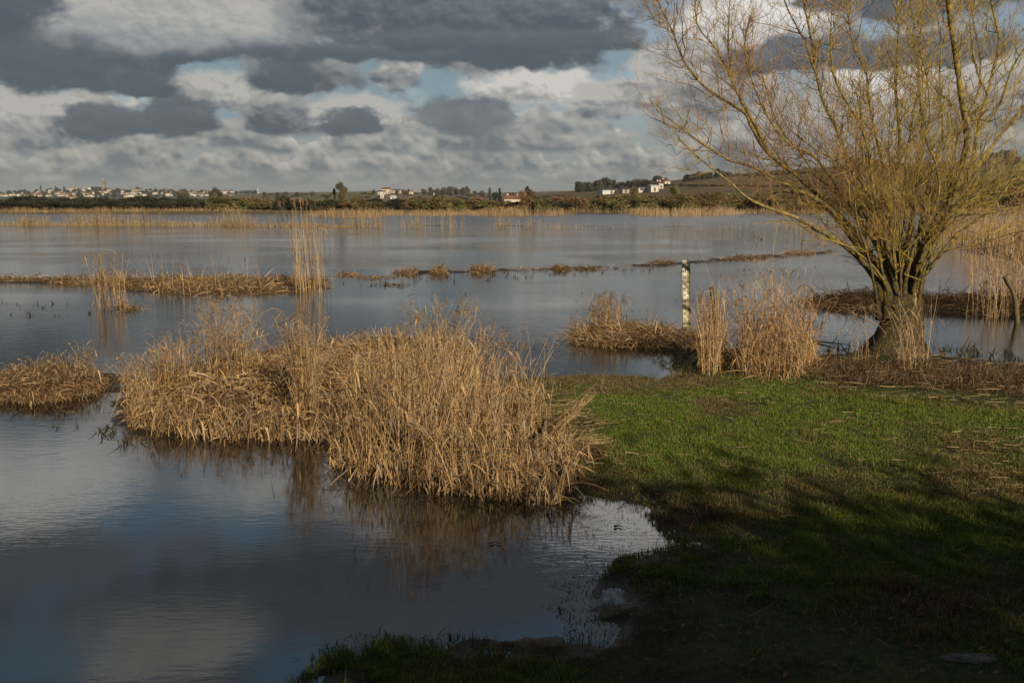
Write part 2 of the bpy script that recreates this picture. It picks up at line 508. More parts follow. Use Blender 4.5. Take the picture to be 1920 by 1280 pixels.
# ------------------------------------------------------------------ ground sheet (bank, islands, lake bed, far shore)
BANK = wpoly([(640, 822), (700, 790), (800, 755), (880, 728), (960, 716), (1030, 711), (1100, 706), (1180, 708), (1255, 713), (1300, 692), (1330, 672),
              (1330, 652), (1420, 655), (1500, 672), (1560, 664), (1640, 660), (1740, 664), (1800, 680), (1860, 684), (1960, 690), (2300, 690), (2700, 720), (3200, 1000), (3600, 1600),
              (3600, 3400), (300, 3400), (480, 1500), (570, 1300), (640, 1246), (700, 1226), (760, 1214), (860, 1212), (940, 1226), (1060, 1222), (1130, 1205), (1168, 1180),
              (1150, 1150), (1176, 1110), (1160, 1080), (1196, 1052), (1255, 1040), (1300, 1022), (1262, 990), (1235, 962), (1160, 940), (1112, 930),
              (1050, 945), (960, 940), (850, 925), (740, 905), (660, 892), (634, 870)])
ISLE2 = wpoly([(236, 800), (300, 818), (450, 822), (640, 824), (760, 800), (890, 730), (905, 690), (880, 655), (800, 632), (640, 640), (480, 660), (330, 690), (250, 722), (225, 760)])
ISLE1 = wpoly([(-60, 752), (60, 755), (150, 748), (215, 730), (250, 715), (200, 700), (100, 700), (0, 712), (-60, 722)])
ISLE4 = wpoly([(1072, 640), (1120, 646), (1200, 650), (1290, 652), (1340, 660), (1350, 640), (1300, 625), (1220, 612), (1130, 610), (1080, 622)])
STRIP = wpoly([(-60, 528), (120, 531), (250, 542), (330, 552), (440, 553), (540, 548), (610, 540), (625, 530), (600, 524), (560, 521), (430, 523), (200, 524), (-60, 521)])
STRIPB = wpoly([(780, 513), (1000, 508), (1180, 503), (1300, 494), (1420, 486), (1560, 474), (1560, 470), (1400, 481), (1300, 490), (1180, 499), (1000, 503), (780, 509)])
BAR = wpoly([(1500, 572), (1600, 577), (1700, 580), (1800, 586), (1950, 592), (2300, 600), (2300, 560), (1950, 560), (1800, 565), (1700, 562), (1600, 560), (1520, 562)])
ROUT = wpoly([(1800, 470), (1960, 500), (2500, 560), (3000, 480), (2400, 430), (1900, 432), (1760, 440)])

def bank_sd(x, y):
    d = sdist(x, y, BANK)
    for p in (ISLE2, ISLE1, ISLE4): d = np.maximum(d, sdist(x, y, p))
    return d

def ground_h(x, y):
    x = np.asarray(x, float); y = np.asarray(y, float)
    h = np.full(x.shape, -0.45)
    near = (y < 20) & (x > -8) & (x < 14)
    sd = np.full(x.shape, -9.0)
    if near.any():
        sd[near] = bank_sd(x[near], y[near])
    n = fnoise(x, y, 3.0, 4, 1) - 0.5
    n2 = fnoise(x, y, 14.0, 3, 2) - 0.5
    prof = np.where(sd > 0, np.minimum(sd * 0.10, 0.05 + sd * 0.028), np.maximum(sd * 0.16, -0.45))
    amp = np.clip(1.2 - np.abs(sd) * 1.5, 0.35, 1)
    h = np.where(sd > -8, np.maximum(h, np.minimum(prof, 0.22) + 0.008 + n * 0.04 * amp + n2 * 0.036 * amp + (fnoise(x, y, 7.0, 3, 12) - .5) * .05 * np.clip(1 - np.abs(sd + .05) * 3.5, 0, 1)), h)
    for poly, hh, w in ((STRIP, 0.03, 0.05), (STRIPB, 0.02, 0.05), (BAR, 0.05, 0.08), (ROUT, 0.10, 0.05)):
        m = (y > 12) & (y < 90) & (np.abs(x) < 120)
        if m.any():
            s2 = sdist(x[m], y[m], poly)
            k = np.clip(s2 * 0.12, -0.45, hh) + (fnoise(x[m], y[m], 1.6, 4, 5) - 0.52) * 0.18 * np.clip(1.3 - np.abs(s2) * .5, 0.0, 1)
            h[m] = np.maximum(h[m], k)
    # thin sill the far reed line stands on, and the far shore
    farline = 81.0 - x * 0.14
    h = np.maximum(h, np.clip(-0.05 + 0.11 - np.abs(y - farline) * 0.25, -0.45, 0.03))
    shore = 164 + 10 * np.sin(x * 0.021) + 7 * np.sin(x * 0.063 + 1)
    h = np.maximum(h, np.clip((y - shore) * 0.05, -0.45, 0.5))
    side = np.abs(x) - 230
    h = np.maximum(h, np.where(y > 60, np.clip(side * 0.01, -0.45, 0.5), -0.45))
    return h

gx = np.unique(np.concatenate([-np.geomspace(9, 9000, 46)[::-1], np.arange(-9, -3.4, 0.2), np.arange(-3.4, 9.0, 0.045), np.arange(9, 20, 0.5), np.geomspace(20, 9000, 44)]))
gy = np.unique(np.concatenate([np.array([-4000., -1000, -300, -100, -50, -25]), np.arange(-20, 2.6, 0.6), np.arange(2.6, 16.5, 0.05), np.arange(16.5, 45, 0.35), np.arange(45, 100, 1.0), np.arange(100, 260, 5), np.geomspace(262, 9000, 26)]))
GX, GY = np.meshgrid(gx, gy)
GH = ground_h(GX.ravel(), GY.ravel()).reshape(GX.shape)
# the bank carries on behind the camera
GH = np.where(GY < 2.0, np.maximum(GH, np.clip((GX + 3.5) * .1, -.4, .2)), GH)
ii = np.arange(GX.size).reshape(GX.shape)
Q = np.stack([ii[:-1, :-1], ii[:-1, 1:], ii[1:, 1:], ii[1:, :-1]], -1).reshape(-1, 4)

m, b, p, out = material('ground_soil')
ps = pos(b)
n1 = b.noise(ps, 1.3, 5.0, 0.6); n2 = b.noise(ps, 22.0, 4.0, 0.6)
_, py_, pz_ = b.sep(ps)
soil = b.mix(b.rng(n2, 0.3, 0.7), (0.012, 0.010, 0.006), (0.036, 0.028, 0.015))
turf = b.mix(b.rng(n2, 0.35, 0.65), (0.03, 0.042, 0.010), (0.07, 0.075, 0.022))
c1 = b.mix(b.m('MULTIPLY', b.rng(n1, 0.34, 0.52), b.m('MULTIPLY', b.rng(pz_, 0.02, 0.07), b.rng(py_, 14.0, 16.0, 1.0, 0.0))), soil, turf)
n3 = b.noise(ps, 0.012, 4.0, 0.6)
farc = b.mix(b.rng(n3, 0.4, 0.6), (0.13, 0.10, 0.05), (0.09, 0.085, 0.035))
c1 = b.mix(b.rng(py_, 120.0, 150.0), c1, farc)
b.put(p.inputs['Base Color'], c1)
b.put(p.inputs['Roughness'], b.rng(pz_, 0.002, 0.03, 0.35, 0.85))
p.inputs['Specular IOR Level'].default_value = 0.25
bn = b.n('ShaderNodeBump'); bn.inputs['Strength'].default_value = 1.0; bn.inputs['Distance'].default_value = 0.012
b.put(bn.inputs['Height'], b.noise(ps, 30.0, 5.0, 0.65)); b.put(p.inputs['Normal'], bn.outputs[0])
M_GROUND = m
ground = obj('ground', mesh_np('ground', np.stack([GX.ravel(), GY.ravel(), GH.ravel()], 1), [Q], M_GROUND, smooth=True))
meta(ground, kind='structure')

_gxv, _gyv = gx, gy
def gz(x, y):
    """height of the ground sheet (bilinear lookup)"""
    x = np.asarray(x, float); y = np.asarray(y, float)
    i = np.clip(np.searchsorted(_gxv, x) - 1, 0, len(_gxv) - 2); j = np.clip(np.searchsorted(_gyv, y) - 1, 0, len(_gyv) - 2)
    fx = np.clip((x - _gxv[i]) / (_gxv[i + 1] - _gxv[i]), 0, 1); fy = np.clip((y - _gyv[j]) / (_gyv[j + 1] - _gyv[j]), 0, 1)
    return (GH[j, i] * (1 - fx) + GH[j, i + 1] * fx) * (1 - fy) + (GH[j + 1, i] * (1 - fx) + GH[j + 1, i + 1] * fx) * fy

# ------------------------------------------------------------------ water
m, b, p, out = material('lake_water')
ps = pos(b)
_, wy, _ = b.sep(ps)
nm = b.noise(ps, 0.16, 3.0, 0.55)                                   # gusty and calm patches
nf = b.noise(b.v('MULTIPLY', ps, (0.035, 0.11, 1.0)), 1.0, 4.0, 0.55)
gust = b.rng(nm, 0.35, 0.62, 0.35, 1.0)
gust2 = b.rng(nf, 0.38, 0.6, 0.4, 1.25)
w1 = b.noise(b.v('MULTIPLY', ps, (1.0, 3.4, 1.0)), 8.0, 3.0, 0.55, 0.2)
w2 = b.noise(b.v('MULTIPLY', ps, (1.0, 1.7, 1.0)), 2.6, 3.0, 0.5, 0.2)
hgt = b.m('ADD', b.m('MULTIPLY', w1, 0.0014), b.m('MULTIPLY', w2, 0.0021))
far_amp = b.m('ADD', b.rng(wy, 8.0, 40.0, 1.0, 2.6), b.rng(wy, 55.0, 110.0, 0.0, 7.0))
hgt = b.m('MULTIPLY', hgt, b.m('MULTIPLY', b.m('MULTIPLY', gust, gust2), far_amp))
bn = b.n('ShaderNodeBump'); bn.inputs['Strength'].default_value = 1.0; bn.inputs['Distance'].default_value = 1.0
b.put(bn.inputs['Height'], hgt); b.put(p.inputs['Normal'], bn.outputs[0])
b.put(p.inputs['Base Color'], b.mix(b.noise(ps, 0.6, 2.0), (0.006, 0.0075, 0.007), (0.010, 0.0115, 0.010)))
b.put(p.inputs['Roughness'], b.rng(wy, 45.0, 110.0, 0.035, 0.20))
p.inputs['IOR'].default_value = 1.8
M_WATER = m
wx = [-9000., 9000.]; wyv = [-60., 9000.]
wv = [(wx[0], wyv[0], 0), (wx[1], wyv[0], 0), (wx[1], wyv[1], 0), (wx[0], wyv[1], 0)]
wme = mesh_np('lake', wv, [np.array([[0, 1, 2, 3]])], M_WATER)
lake = obj('lake_water', wme); meta(lake, kind='structure')

# ------------------------------------------------------------------ grass on the bank
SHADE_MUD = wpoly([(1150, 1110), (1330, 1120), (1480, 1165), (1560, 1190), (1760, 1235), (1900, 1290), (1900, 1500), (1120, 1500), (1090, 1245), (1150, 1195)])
THATCH = wpoly([(1500, 700), (1560, 755), (1700, 768), (1830, 790), (1960, 800), (2400, 800), (2400, 680), (1960, 690), (1740, 664), (1500, 672)])
FRONT_REEDS = wpoly([(600, 868), (640, 900), (740, 930), (850, 945), (960, 962), (1060, 960), (1075, 900), (1040, 850), (960, 790), (860, 745), (690, 770)])
STRAWZONE = wpoly([(1640, 850), (1760, 825), (1940, 850), (1980, 985), (1800, 945), (1690, 900)])
def grass_field():
    N0 = 900000
    u = rng.random((N0, 3))
    # more blades near the camera
    y = 3.2 + (12.2 - 3.2) * u[:, 0] ** 1.25
    x = -1.6 + u[:, 1] * (1.6 + y * 0.62 + 0.6)
    sd = sdist(x, y, BANK)
    z = gz(x, y)
    n = fnoise(x, y, 1.1, 3, 4); n2 = fnoise(x, y, 5.0, 3, 6)
    mud = sdist(x, y, SHADE_MUD); th = sdist(x, y, THATCH); sz = sdist(x, y, STRAWZONE)
    prob = np.clip((z + 0.028) * 30, 0, 1) * np.clip((n2 - 0.22) * 5, 0.2, 1)
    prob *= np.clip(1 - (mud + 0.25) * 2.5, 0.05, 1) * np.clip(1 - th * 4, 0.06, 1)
    prob *= (sd > -0.12)
    prob *= np.where(z < 0.03, np.clip((fnoise(x, y, 2.6, 3, 71) - .32) * 7, .15, 1), 1)
    prob *= np.clip(-sdist(x, y, FRONT_REEDS) * 6 - .2, 0, 1)
    k = u[:, 2] < prob
    x, y, z, n, n2, sz, sd, th = [q[k] for q in (x, y, z, n, n2, sz, sd, th)]
    M = len(x)
    L = rng.uniform(0.013, 0.032, M) * (0.75 + 0.7 * n2)
    L *= 0.7 + 1.6 * np.clip(fnoise(x, y, 9.0, 2, 61) - .45, 0, 1) * 2
    L[rng.random(M) < 0.03] *= 1.8
    L = L + np.clip(0.01 - z, 0, .03) * 1.2
    a = rng.uniform(0, 2 * math.pi, M)
    lean = rng.uniform(0.1, 0.9, M)
    t = np.array([0, 0.5, 1.0])
    dirh = np.stack([np.cos(a), np.sin(a), np.zeros(M)], 1)
    Pp = np.stack([x, y, z - 0.004], 1)[:, None, :] + dirh[:, None, :] * (L * lean)[:, None, None] * (t ** 1.6)[None, :, None]
    Pp[:, :, 2] += (L * np.sqrt(1 - 0.5 * lean ** 2))[:, None] * (t * (1 - 0.18 * t * lean[:, None] ** 2))
    w = rng.uniform(0.0013, 0.0027, M)[:, None] * np.array([1, 0.8, 0.12])[None, :]
    a2 = a + math.pi / 2 + rng.normal(0, 0.5, M)
    W = np.stack([np.cos(a2), np.sin(a2), np.zeros(M)], 1)[:, None, :] * w[:, :, None]
    V, Qf = ribbons(Pp, W)
    green = np.array([0.115, 0.20, 0.018]); lime = np.array([0.22, 0.27, 0.035]); dead = np.array([0.26, 0.20, 0.09]); brown = np.array([0.12, 0.08, 0.035])
    r = rng.random(M)
    pd = np.clip(0.12 + np.clip(n - 0.47, 0, 1) * 3.2 + np.clip(n2 - .6, 0, 1) * 1.2 + np.clip(sz + 0.2, 0, 0.8) * 0.9 + np.clip(0.25 - sd, 0, .25) * 0.6 + np.clip(th + .5, 0, .5) * .8, 0, 0.85)
    c = np.where((r < pd)[:, None], np.where((rng.random(M) < 0.5)[:, None], dead, brown), np.where((rng.random(M) < 0.35)[:, None], lime, green))
    c = c * rng.uniform(0.65, 1.3, (M, 1))
    c = np.repeat(c, 6, axis=0)
    me = mesh_np('grass', V, [Qf], M_GRASS, c)
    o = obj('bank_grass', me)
    meta(o, 'short green grass covering the near bank', 'grass', kind='stuff')
grass_field()

def litter_field():
    """dead reed straws lying on the turf"""
    acc = Acc()
    def scat(poly, n, l0, l1, wr=(0.0015, 0.0035), lift=0.012, ang=None):
        poly = wpoly(poly)
        lo = poly.min(0); hi = poly.max(0)
        x = rng.uniform(lo[0], hi[0], n * 3); y = rng.uniform(lo[1], hi[1], n * 3)
        k = inpoly(x, y, poly) & (gz(x, y) > 0.0); x = x[k][:n]; y = y[k][:n]; M = len(x)
        L = rng.uniform(l0, l1, M); a = rng.uniform(0, 2 * math.pi, M) if ang is None else rng.normal(ang, 0.5, M)
        t = np.linspace(-0.5, 0.5, 4)
        bend = rng.normal(0, 0.25, M)
        X = x[:, None] + np.cos(a)[:, None] * L[:, None] * t - np.sin(a)[:, None] * (bend * L)[:, None] * t ** 2
        Y = y[:, None] + np.sin(a)[:, None] * L[:, None] * t + np.cos(a)[:, None] * (bend * L)[:, None] * t ** 2
        Z = np.maximum(gz(X, Y), gz(x, y)[:, None]) + rng.uniform(0.004, lift * 2.4, M)[:, None] + rng.normal(0, .08, M)[:, None] * L[:, None] * t
        w = rng.uniform(wr[0], wr[1], M)[:, None] * np.ones(4)
        V, Qf = tubes(np.stack([X, Y, Z], -1), w, 3)
        c = np.array([0.40, 0.30, 0.16]) * rng.uniform(0.2, 1.15, (M, 1))
        acc.add(V, [Qf], np.repeat(c, 12, axis=0))
    scat([(1000, 730), (1500, 730), (1960, 800), (1960, 1000), (1500, 930), (1150, 900), (1060, 860)], 500, 0.03, 0.16)
    scat([(1640, 850), (1760, 825), (1990, 850), (1990, 985), (1800, 945), (1690, 900)], 300, 0.02, 0.16, (0.001, 0.0024))
    scat([(1200, 960), (1960, 1000), (1960, 1290), (1250, 1290), (1180, 1080)], 160, 0.02, 0.10, (0.001, 0.003))
    scat([(1480, 700), (1560, 760), (1960, 810), (2300, 800), (2300, 690), (1740, 668), (1500, 676)], 420, 0.06, 0.3, lift=0.03, ang=0.1)
    scat([(900, 760), (1060, 760), (1140, 830), (1120, 900), (1050, 900)], 500, 0.05, 0.3, lift=0.03)
    # small curled dead leaves and bits of bark
    n_ = 900
    y = rng.uniform(3.6, 11, n_); x = rng.uniform(.2, 1, n_) * (y * .62); k = gz(x, y) > .01; x = x[k]; y = y[k]; n_ = len(x)
    c0 = np.stack([x, y, gz(x, y) + rng.uniform(.006, .022, n_)], 1)
    a = rng.uniform(0, 6.28, n_); s_ = rng.uniform(.006, .018, n_)
    d1 = np.stack([np.cos(a), np.sin(a), rng.normal(0, .35, n_)], 1) * s_[:, None]; d2 = np.stack([-np.sin(a), np.cos(a), rng.normal(0, .35, n_)], 1) * s_[:, None] * .5
    Pl_ = np.stack([c0 - d1, c0 + np.array([0, 0, .004]), c0 + d1], 1)
    V, Qf = ribbons(Pl_, np.stack([d2 * .2, d2, d2 * .15], 1))
    acc.add(V, [Qf], np.repeat(np.array([.24, .13, .06]) * rng.uniform(.3, 1.4, (n_, 1)), 6, axis=0))
    o = obj('straw_litter', acc.mesh('straw_litter', M_STRAW))
    meta(o, 'scattered dead reed straws lying on the turf', 'straw', kind='stuff')
litter_field()

# ------------------------------------------------------------------ reed clumps
STRAWC = np.array([0.58, 0.395, 0.19])
def straw_cols(M, dark=0.0, warm=0.0):
    c = STRAWC * rng.uniform(0.5, 1.2, (M, 1))
    k = rng.random(M)
    c = np.where((k < 0.33 + dark)[:, None], np.array([0.19, 0.112, 0.048]) * rng.uniform(0.4, 1.4, (M, 1)), c)
    c = np.where((k > 0.93)[:, None], np.array([0.66, 0.50, 0.29]) * rng.uniform(0.8, 1.1, (M, 1)), c)
    g_ = rng.random(M)
    c = np.where((g_ < 0.13)[:, None], np.array([0.34, 0.29, 0.215]) * rng.uniform(0.5, 1.3, (M, 1)), c)
    c = np.where((g_ > 0.96)[:, None], np.array([0.30, 0.15, 0.06]) * rng.uniform(0.5, 1.3, (M, 1)), c)
    return c * np.array([1 + warm, 1, 1 - warm])

def scatter(poly, n, edge=0.0):
    lo = poly.min(0); hi = poly.max(0)
    out_ = []; tot = 0
    while tot < n:
        q = rng.uniform(lo, hi, (n * 3, 2))
        q = q[inpoly(q[:, 0], q[:, 1], poly)]
        out_.append(q); tot += len(q)
    return np.concatenate(out_)[:n]

def stem_batch(xy, z, H, lean=0.12, leandir=None, bend=0.15, r=0.0026, seg=6, tip=0.35):
    M = len(xy)
    a = rng.uniform(0, 2 * math.pi, M)
    lv = np.stack([np.cos(a), np.sin(a)], 1) * np.abs(rng.normal(0, lean, M))[:, None]
    if leandir is not None: lv = lv + np.asarray(leandir)
    b = np.stack([np.cos(a), np.sin(a)], 1) * np.abs(rng.normal(0, bend, M))[:, None]
    t = np.linspace(0, 1, seg)
    X = xy[:, 0:1] + H[:, None] * (lv[:, 0:1] * t + b[:, 0:1] * t ** 2.5)
    Y = xy[:, 1:2] + H[:, None] * (lv[:, 1:2] * t + b[:, 1:2] * t ** 2.5)
    sl = np.clip((lv ** 2).sum(1), 0, 0.8)
    Z = z[:, None] + H[:, None] * np.sqrt(1 - sl)[:, None] * (t - 0.22 * (b ** 2).sum(1)[:, None] * t ** 3 * 4)
    wig = rng.normal(0, 0.007, (M, seg, 2)) * H[:, None, None] * np.clip(t * 3, 0, 1)[None, :, None]
    Pp = np.stack([X + wig[..., 0], Y + wig[..., 1], Z], -1)
    rr = r * rng.uniform(0.6, 1.4, M)[:, None] * (1 - (1 - tip) * t)[None, :]
    return Pp, rr

def leaf_batch(P0, L, droop, w=0.004, seg=5, up=0.7):
    M = len(P0)
    a = rng.uniform(0, 2 * math.pi, M)
    t = np.linspace(0, 1, seg)
    dh = np.stack([np.cos(a), np.sin(a)], 1)
    u = rng.normal(up, 0.35, M)
    s = 1 / np.sqrt(1 + u ** 2)
    X = P0[:, 0:1] + dh[:, 0:1] * (L * s)[:, None] * t
    Y = P0[:, 1:2] + dh[:, 1:2] * (L * s)[:, None] * t
    Z = P0[:, 2:3] + (L * s * u)[:, None] * t - (droop * L)[:, None] * t ** 2
    Pp = np.stack([X, Y, Z], -1)
    ww = w * rng.uniform(0.5, 1.5, M)[:, None] * np.array([0.6, 1, 0.9, 0.6, 0.1])[:seg][None, :]
    tw = rng.uniform(-0.8, 0.8, M)[:, None] * t
    Wd = np.stack([-np.sin(a)[:, None] * np.cos(tw), np.cos(a)[:, None] * np.cos(tw), np.sin(tw)], -1)
    return Pp, Wd * ww[..., None]

def reed_clump(name, label, cat, poly_px, n_stem, Hf, n_leaf=0, n_mat=0, mound=0.0, plume=0.0, lean=0.12, leandir=None, bend=0.18, r=0.0026,
               leafL=(0.15, 0.4), group=None, zbase=None, dark=0.0, thick=1.0, matL=(0.15, 0.45), clumpy=0.0, warm=0.0, wl=0.004, n_edge=0, edgeH=.25, tint=(1, 1, 1), hv=.6):
    tint = np.array(tint)
    straw_cols = lambda M, d_=0.0, w_=0.0: globals()['straw_cols'](M, d_, w_) * tint
    """a clump standing on a pixel-outlined footprint: stems, leaves, matted straw, seed heads"""
    poly = wpoly(poly_px)
    cxy = poly.mean(0)
    root = empty(name, (cxy[0], cxy[1], 0.0))
    meta(root, label, cat, group)
    off = np.array([cxy[0], cxy[1], 0.0])
    def zat(q): return np.maximum(gz(q[:, 0], q[:, 1]), -0.12)
    sd_m = max(0.15, np.sqrt(abs(0.5 * np.sum(poly[:, 0] * np.roll(poly[:, 1], -1) - np.roll(poly[:, 0], -1) * poly[:, 1]))) * 0.3)
    def moundh(q):
        if mound <= 0: return np.zeros(len(q))
        s = sdist(q[:, 0], q[:, 1], poly)
        return mound * np.clip(s / sd_m, 0, 1) ** 0.5 * (0.55 + 0.9 * fnoise(q[:, 0], q[:, 1], 2.2, 3, 9))
    if mound > 0:
        lo = poly.min(0) - 0.05; hi = poly.max(0) + 0.05
        nx = max(12, min(90, int((hi[0] - lo[0]) / 0.06))); ny = max(12, min(90, int((hi[1] - lo[1]) / 0.06)))
        X, Y = np.meshgrid(np.linspace(lo[0], hi[0], nx), np.linspace(lo[1], hi[1], ny))
        q = np.stack([X.ravel(), Y.ravel()], 1)
        s = sdist(q[:, 0], q[:, 1], poly)
        z = np.where(s > 0.03, zat(q) * 0.5 + moundh(q) * 0.75 + rng.normal(0, 0.008, len(q)), -0.15)
        idx = np.arange(nx * ny).reshape(ny, nx)
        Qm = np.stack([idx[:-1, :-1], idx[:-1, 1:], idx[1:, 1:], idx[1:, :-1]], -1).reshape(-1, 4)
        keep = (s[Qm] > -0.08).any(1)
        me = mesh_np('thatch', np.stack([q[:, 0], q[:, 1], z], 1) - off, [Qm[keep]], M_MAT, smooth=True)
        obj('thatch', me, root)
    if n_stem:
        xy = scatter(poly, n_stem)
        if clumpy > 0:
            cn = fnoise(xy[:, 0], xy[:, 1], 4.0, 2, 17)
            xy = xy[rng.random(len(xy)) < np.clip(1 - clumpy + (cn - 0.45) * 6, 0.05, 1)]
        H = Hf(xy[:, 0], xy[:, 1]) * rng.uniform(hv, 1.1, len(xy))
        z = zat(xy) - 0.02
        Pp, rr = stem_batch(xy, z, H, lean, leandir, bend, r)
        V, Qf = tubes(Pp, rr, 3)
        acc = Acc(); c = straw_cols(len(xy), dark, warm)
        if len(xy) <= 60:
            for j in range(len(xy)):
                V, Qf = tubes(Pp[j:j + 1], rr[j:j + 1], 3)
                obj('stem', mesh_np('stem', V - off, [Qf], M_REED, np.repeat(c[j:j + 1], len(V), axis=0)), root)
        else:
            acc.add(V - off, [Qf], np.repeat(c, Pp.shape[1] * 3, axis=0))
            obj('stems', acc.mesh('stems', M_REED), root)
        if n_leaf:
            i = rng.integers(0, len(xy), n_leaf); t = rng.integers(1, Pp.shape[1], n_leaf)
            P0 = Pp[i, t]
            L = rng.uniform(leafL[0], leafL[1], n_leaf)
            Lp, Wp = leaf_batch(P0, L, rng.uniform(0.2, 1.3, n_leaf), w=wl * thick)
            V, Qf = ribbons(Lp, Wp)
            acc = Acc(); c = straw_cols(n_leaf, dark, warm)
            acc.add(V - off, [Qf], np.repeat(c, Lp.shape[1] * 2, axis=0))
            obj('leaves', acc.mesh('leaves', M_REED), root)
        if plume > 0:
            k = np.where((rng.random(len(xy)) < plume) & (H > np.quantile(H, 0.4)))[0]
            if len(k):
                nb = 26
                base = np.repeat(Pp[k, -1], nb, axis=0) - np.array([0, 0, 1]) * rng.uniform(-0.02, 0.12, (len(k) * nb, 1))
                sway = np.repeat(rng.normal(0, 0.5, (len(k), 2)), nb, axis=0)
                Lb = rng.uniform(0.03, 0.10, len(base))
                t = np.linspace(0, 1, 3)
                d = np.concatenate([sway * 0.8 + rng.normal(0, 0.4, (len(base), 2)), rng.normal(0.25, 0.45, (len(base), 1))], 1)
                Pb = base[:, None, :] + d[:, None, :] * Lb[:, None, None] * t[None, :, None]
                Pb[:, :, 2] -= (Lb * 0.5)[:, None] * t ** 2
                W = unit(rng.normal(0, 1, (len(base), 3)))[:, None, :] * (0.0028 * np.array([0.8, 1, 0.3]))[None, :, None]
                V, Qf = ribbons(Pb, W)
                acc = Acc(); c = np.array([0.30, 0.21, 0.13]) * rng.uniform(0.6, 1.4, (len(base), 1))
                if len(k) <= 60:
                    for j in range(len(k)):
                        V, Qf = ribbons(Pb[j * nb:(j + 1) * nb], np.broadcast_to(W[j * nb:(j + 1) * nb], (nb, 3, 3)))
                        obj('seed_head', mesh_np('seed_head', V - off, [Qf], M_STRAW, np.repeat(c[j * nb:(j + 1) * nb], 6, axis=0)), root)
                else:
                    acc.add(V - off, [Qf], np.repeat(c, 6, axis=0))
                    obj('seed_heads', acc.mesh('seed_heads', M_STRAW), root)
    if n_edge:
        seg_ = np.linalg.norm(np.roll(poly, -1, axis=0) - poly, axis=1)
        ei = rng.choice(len(poly), n_edge, p=seg_ / seg_.sum()); f_ = rng.random((n_edge, 1))
        xy = poly[ei] * (1 - f_) + np.roll(poly, -1, axis=0)[ei] * f_
        xy = xy + (cxy - xy) * (np.abs(rng.normal(0, .05, (n_edge, 1))) - .022) + rng.normal(0, .03, (n_edge, 2))
        Pp, rr = stem_batch(xy, np.full(n_edge, -.04), edgeH * rng.uniform(.35, 1.2, n_edge), .22, None, .3, r)
        acc = Acc(); V, Qf = tubes(Pp, rr, 3); c = straw_cols(n_edge, dark, warm)
        acc.add(V - off, [Qf], np.repeat(c, 18, axis=0))
        Lp, Wp = leaf_batch(Pp[np.arange(n_edge), rng.integers(2, 6, n_edge)], rng.uniform(.06, .2, n_edge), rng.uniform(.6, 1.6, n_edge), w=wl * thick, up=.4)
        V, Qf = ribbons(Lp, Wp); acc.add(V - off, [Qf], np.repeat(straw_cols(n_edge, dark, warm), 10, axis=0))
        obj('fringe', acc.mesh('fringe', M_REED), root)
    if n_mat:
        q = scatter(poly, n_mat)
        zb = zat(q) * 0.5 + moundh(q)
        L = rng.uniform(matL[0], matL[1], n_mat)
        a = rng.normal(0.0, 0.9, n_mat) + (rng.random(n_mat) < 0.5) * math.pi
        t = np.linspace(0, 1, 5)
        el_ = rng.normal(0.15, 0.45, n_mat)
        dh = np.stack([np.cos(a) * np.cos(el_), np.sin(a) * np.cos(el_), np.sin(el_)], 1)
        Pm = np.stack([q[:, 0], q[:, 1], zb + rng.uniform(-0.03, 0.05, n_mat)], 1)[:, None, :] + dh[:, None, :] * L[:, None, None] * t[None, :, None]
        Pm[:, :, 2] -= (rng.uniform(0.1, 0.9, n_mat) * L)[:, None] * t ** 2
        Pm[:, :, 2] = np.maximum(Pm[:, :, 2], -0.02)
        a2 = rng.uniform(0, 2 * math.pi, n_mat)
        W = unit(np.stack([-np.sin(a), np.cos(a), rng.normal(0, 0.7, n_mat)], 1))[:, None, :] * (0.0032 * thick * rng.uniform(0.5, 1.5, n_mat)[:, None] * np.array([0.8, 1, 1, .8, 0.3]))[..., None]
        V, Qf = ribbons(Pm, W)
        acc = Acc(); c = straw_cols(n_mat, dark + 0.08, warm)
        acc.add(V - off, [Qf], np.repeat(c, 10, axis=0))
        obj('matted_straw', acc.mesh('matted_straw', M_STRAW), root)
    return root

def hmap(pts, default=0.3, s=0.35):
    """height field from (px, py_base, height) samples, soft-max blended"""
    c = np.array([gp(a, b)[:2] for a, b, h in pts]); hh = np.array([h for _, _, h in pts])
    ss = np.array([s] * len(pts))
    def f(x, y):
        d2 = (x[:, None] - c[None, :, 0]) ** 2 + (y[:, None] - c[None, :, 1]) ** 2
        w = np.exp(-d2 / (2 * ss ** 2)) + 1e-5
        return (w * hh).sum(1) / w.sum(1)
    return f

G_NEAR = 'reed clumps standing by the near bank'
# big front clump
reed_clump('reed_clump', 'large tall straw coloured reed clump in the foreground beside the green turf', 'reeds',
           [(634, 868), (660, 890), (740, 908), (850, 926), (960, 942), (1050, 948), (1075, 900), (1050, 850), (990, 800), (930, 770), (860, 745), (760, 755), (690, 785), (645, 820)],
           2900, hmap([(655, 865, .42), (700, 875, .72), (760, 885, .88), (840, 890, .84), (920, 905, .62), (980, 915, .42), (1050, 930, .26), (1060, 870, .2), (990, 840, .48), (910, 820, .80), (820, 810, .92), (740, 820, .92), (690, 820, .75), (860, 760, .80), (780, 850, .94), (1000, 800, .35)], s=.2),
           n_leaf=3000, n_mat=2200, mound=0.12, clumpy=.8, n_edge=1100, edgeH=.38, plume=0.04, lean=0.12, leandir=(-0.05, 0.0), group=G_NEAR, leafL=(0.07, 0.24), r=.0032, thick=1.4, hv=.5)
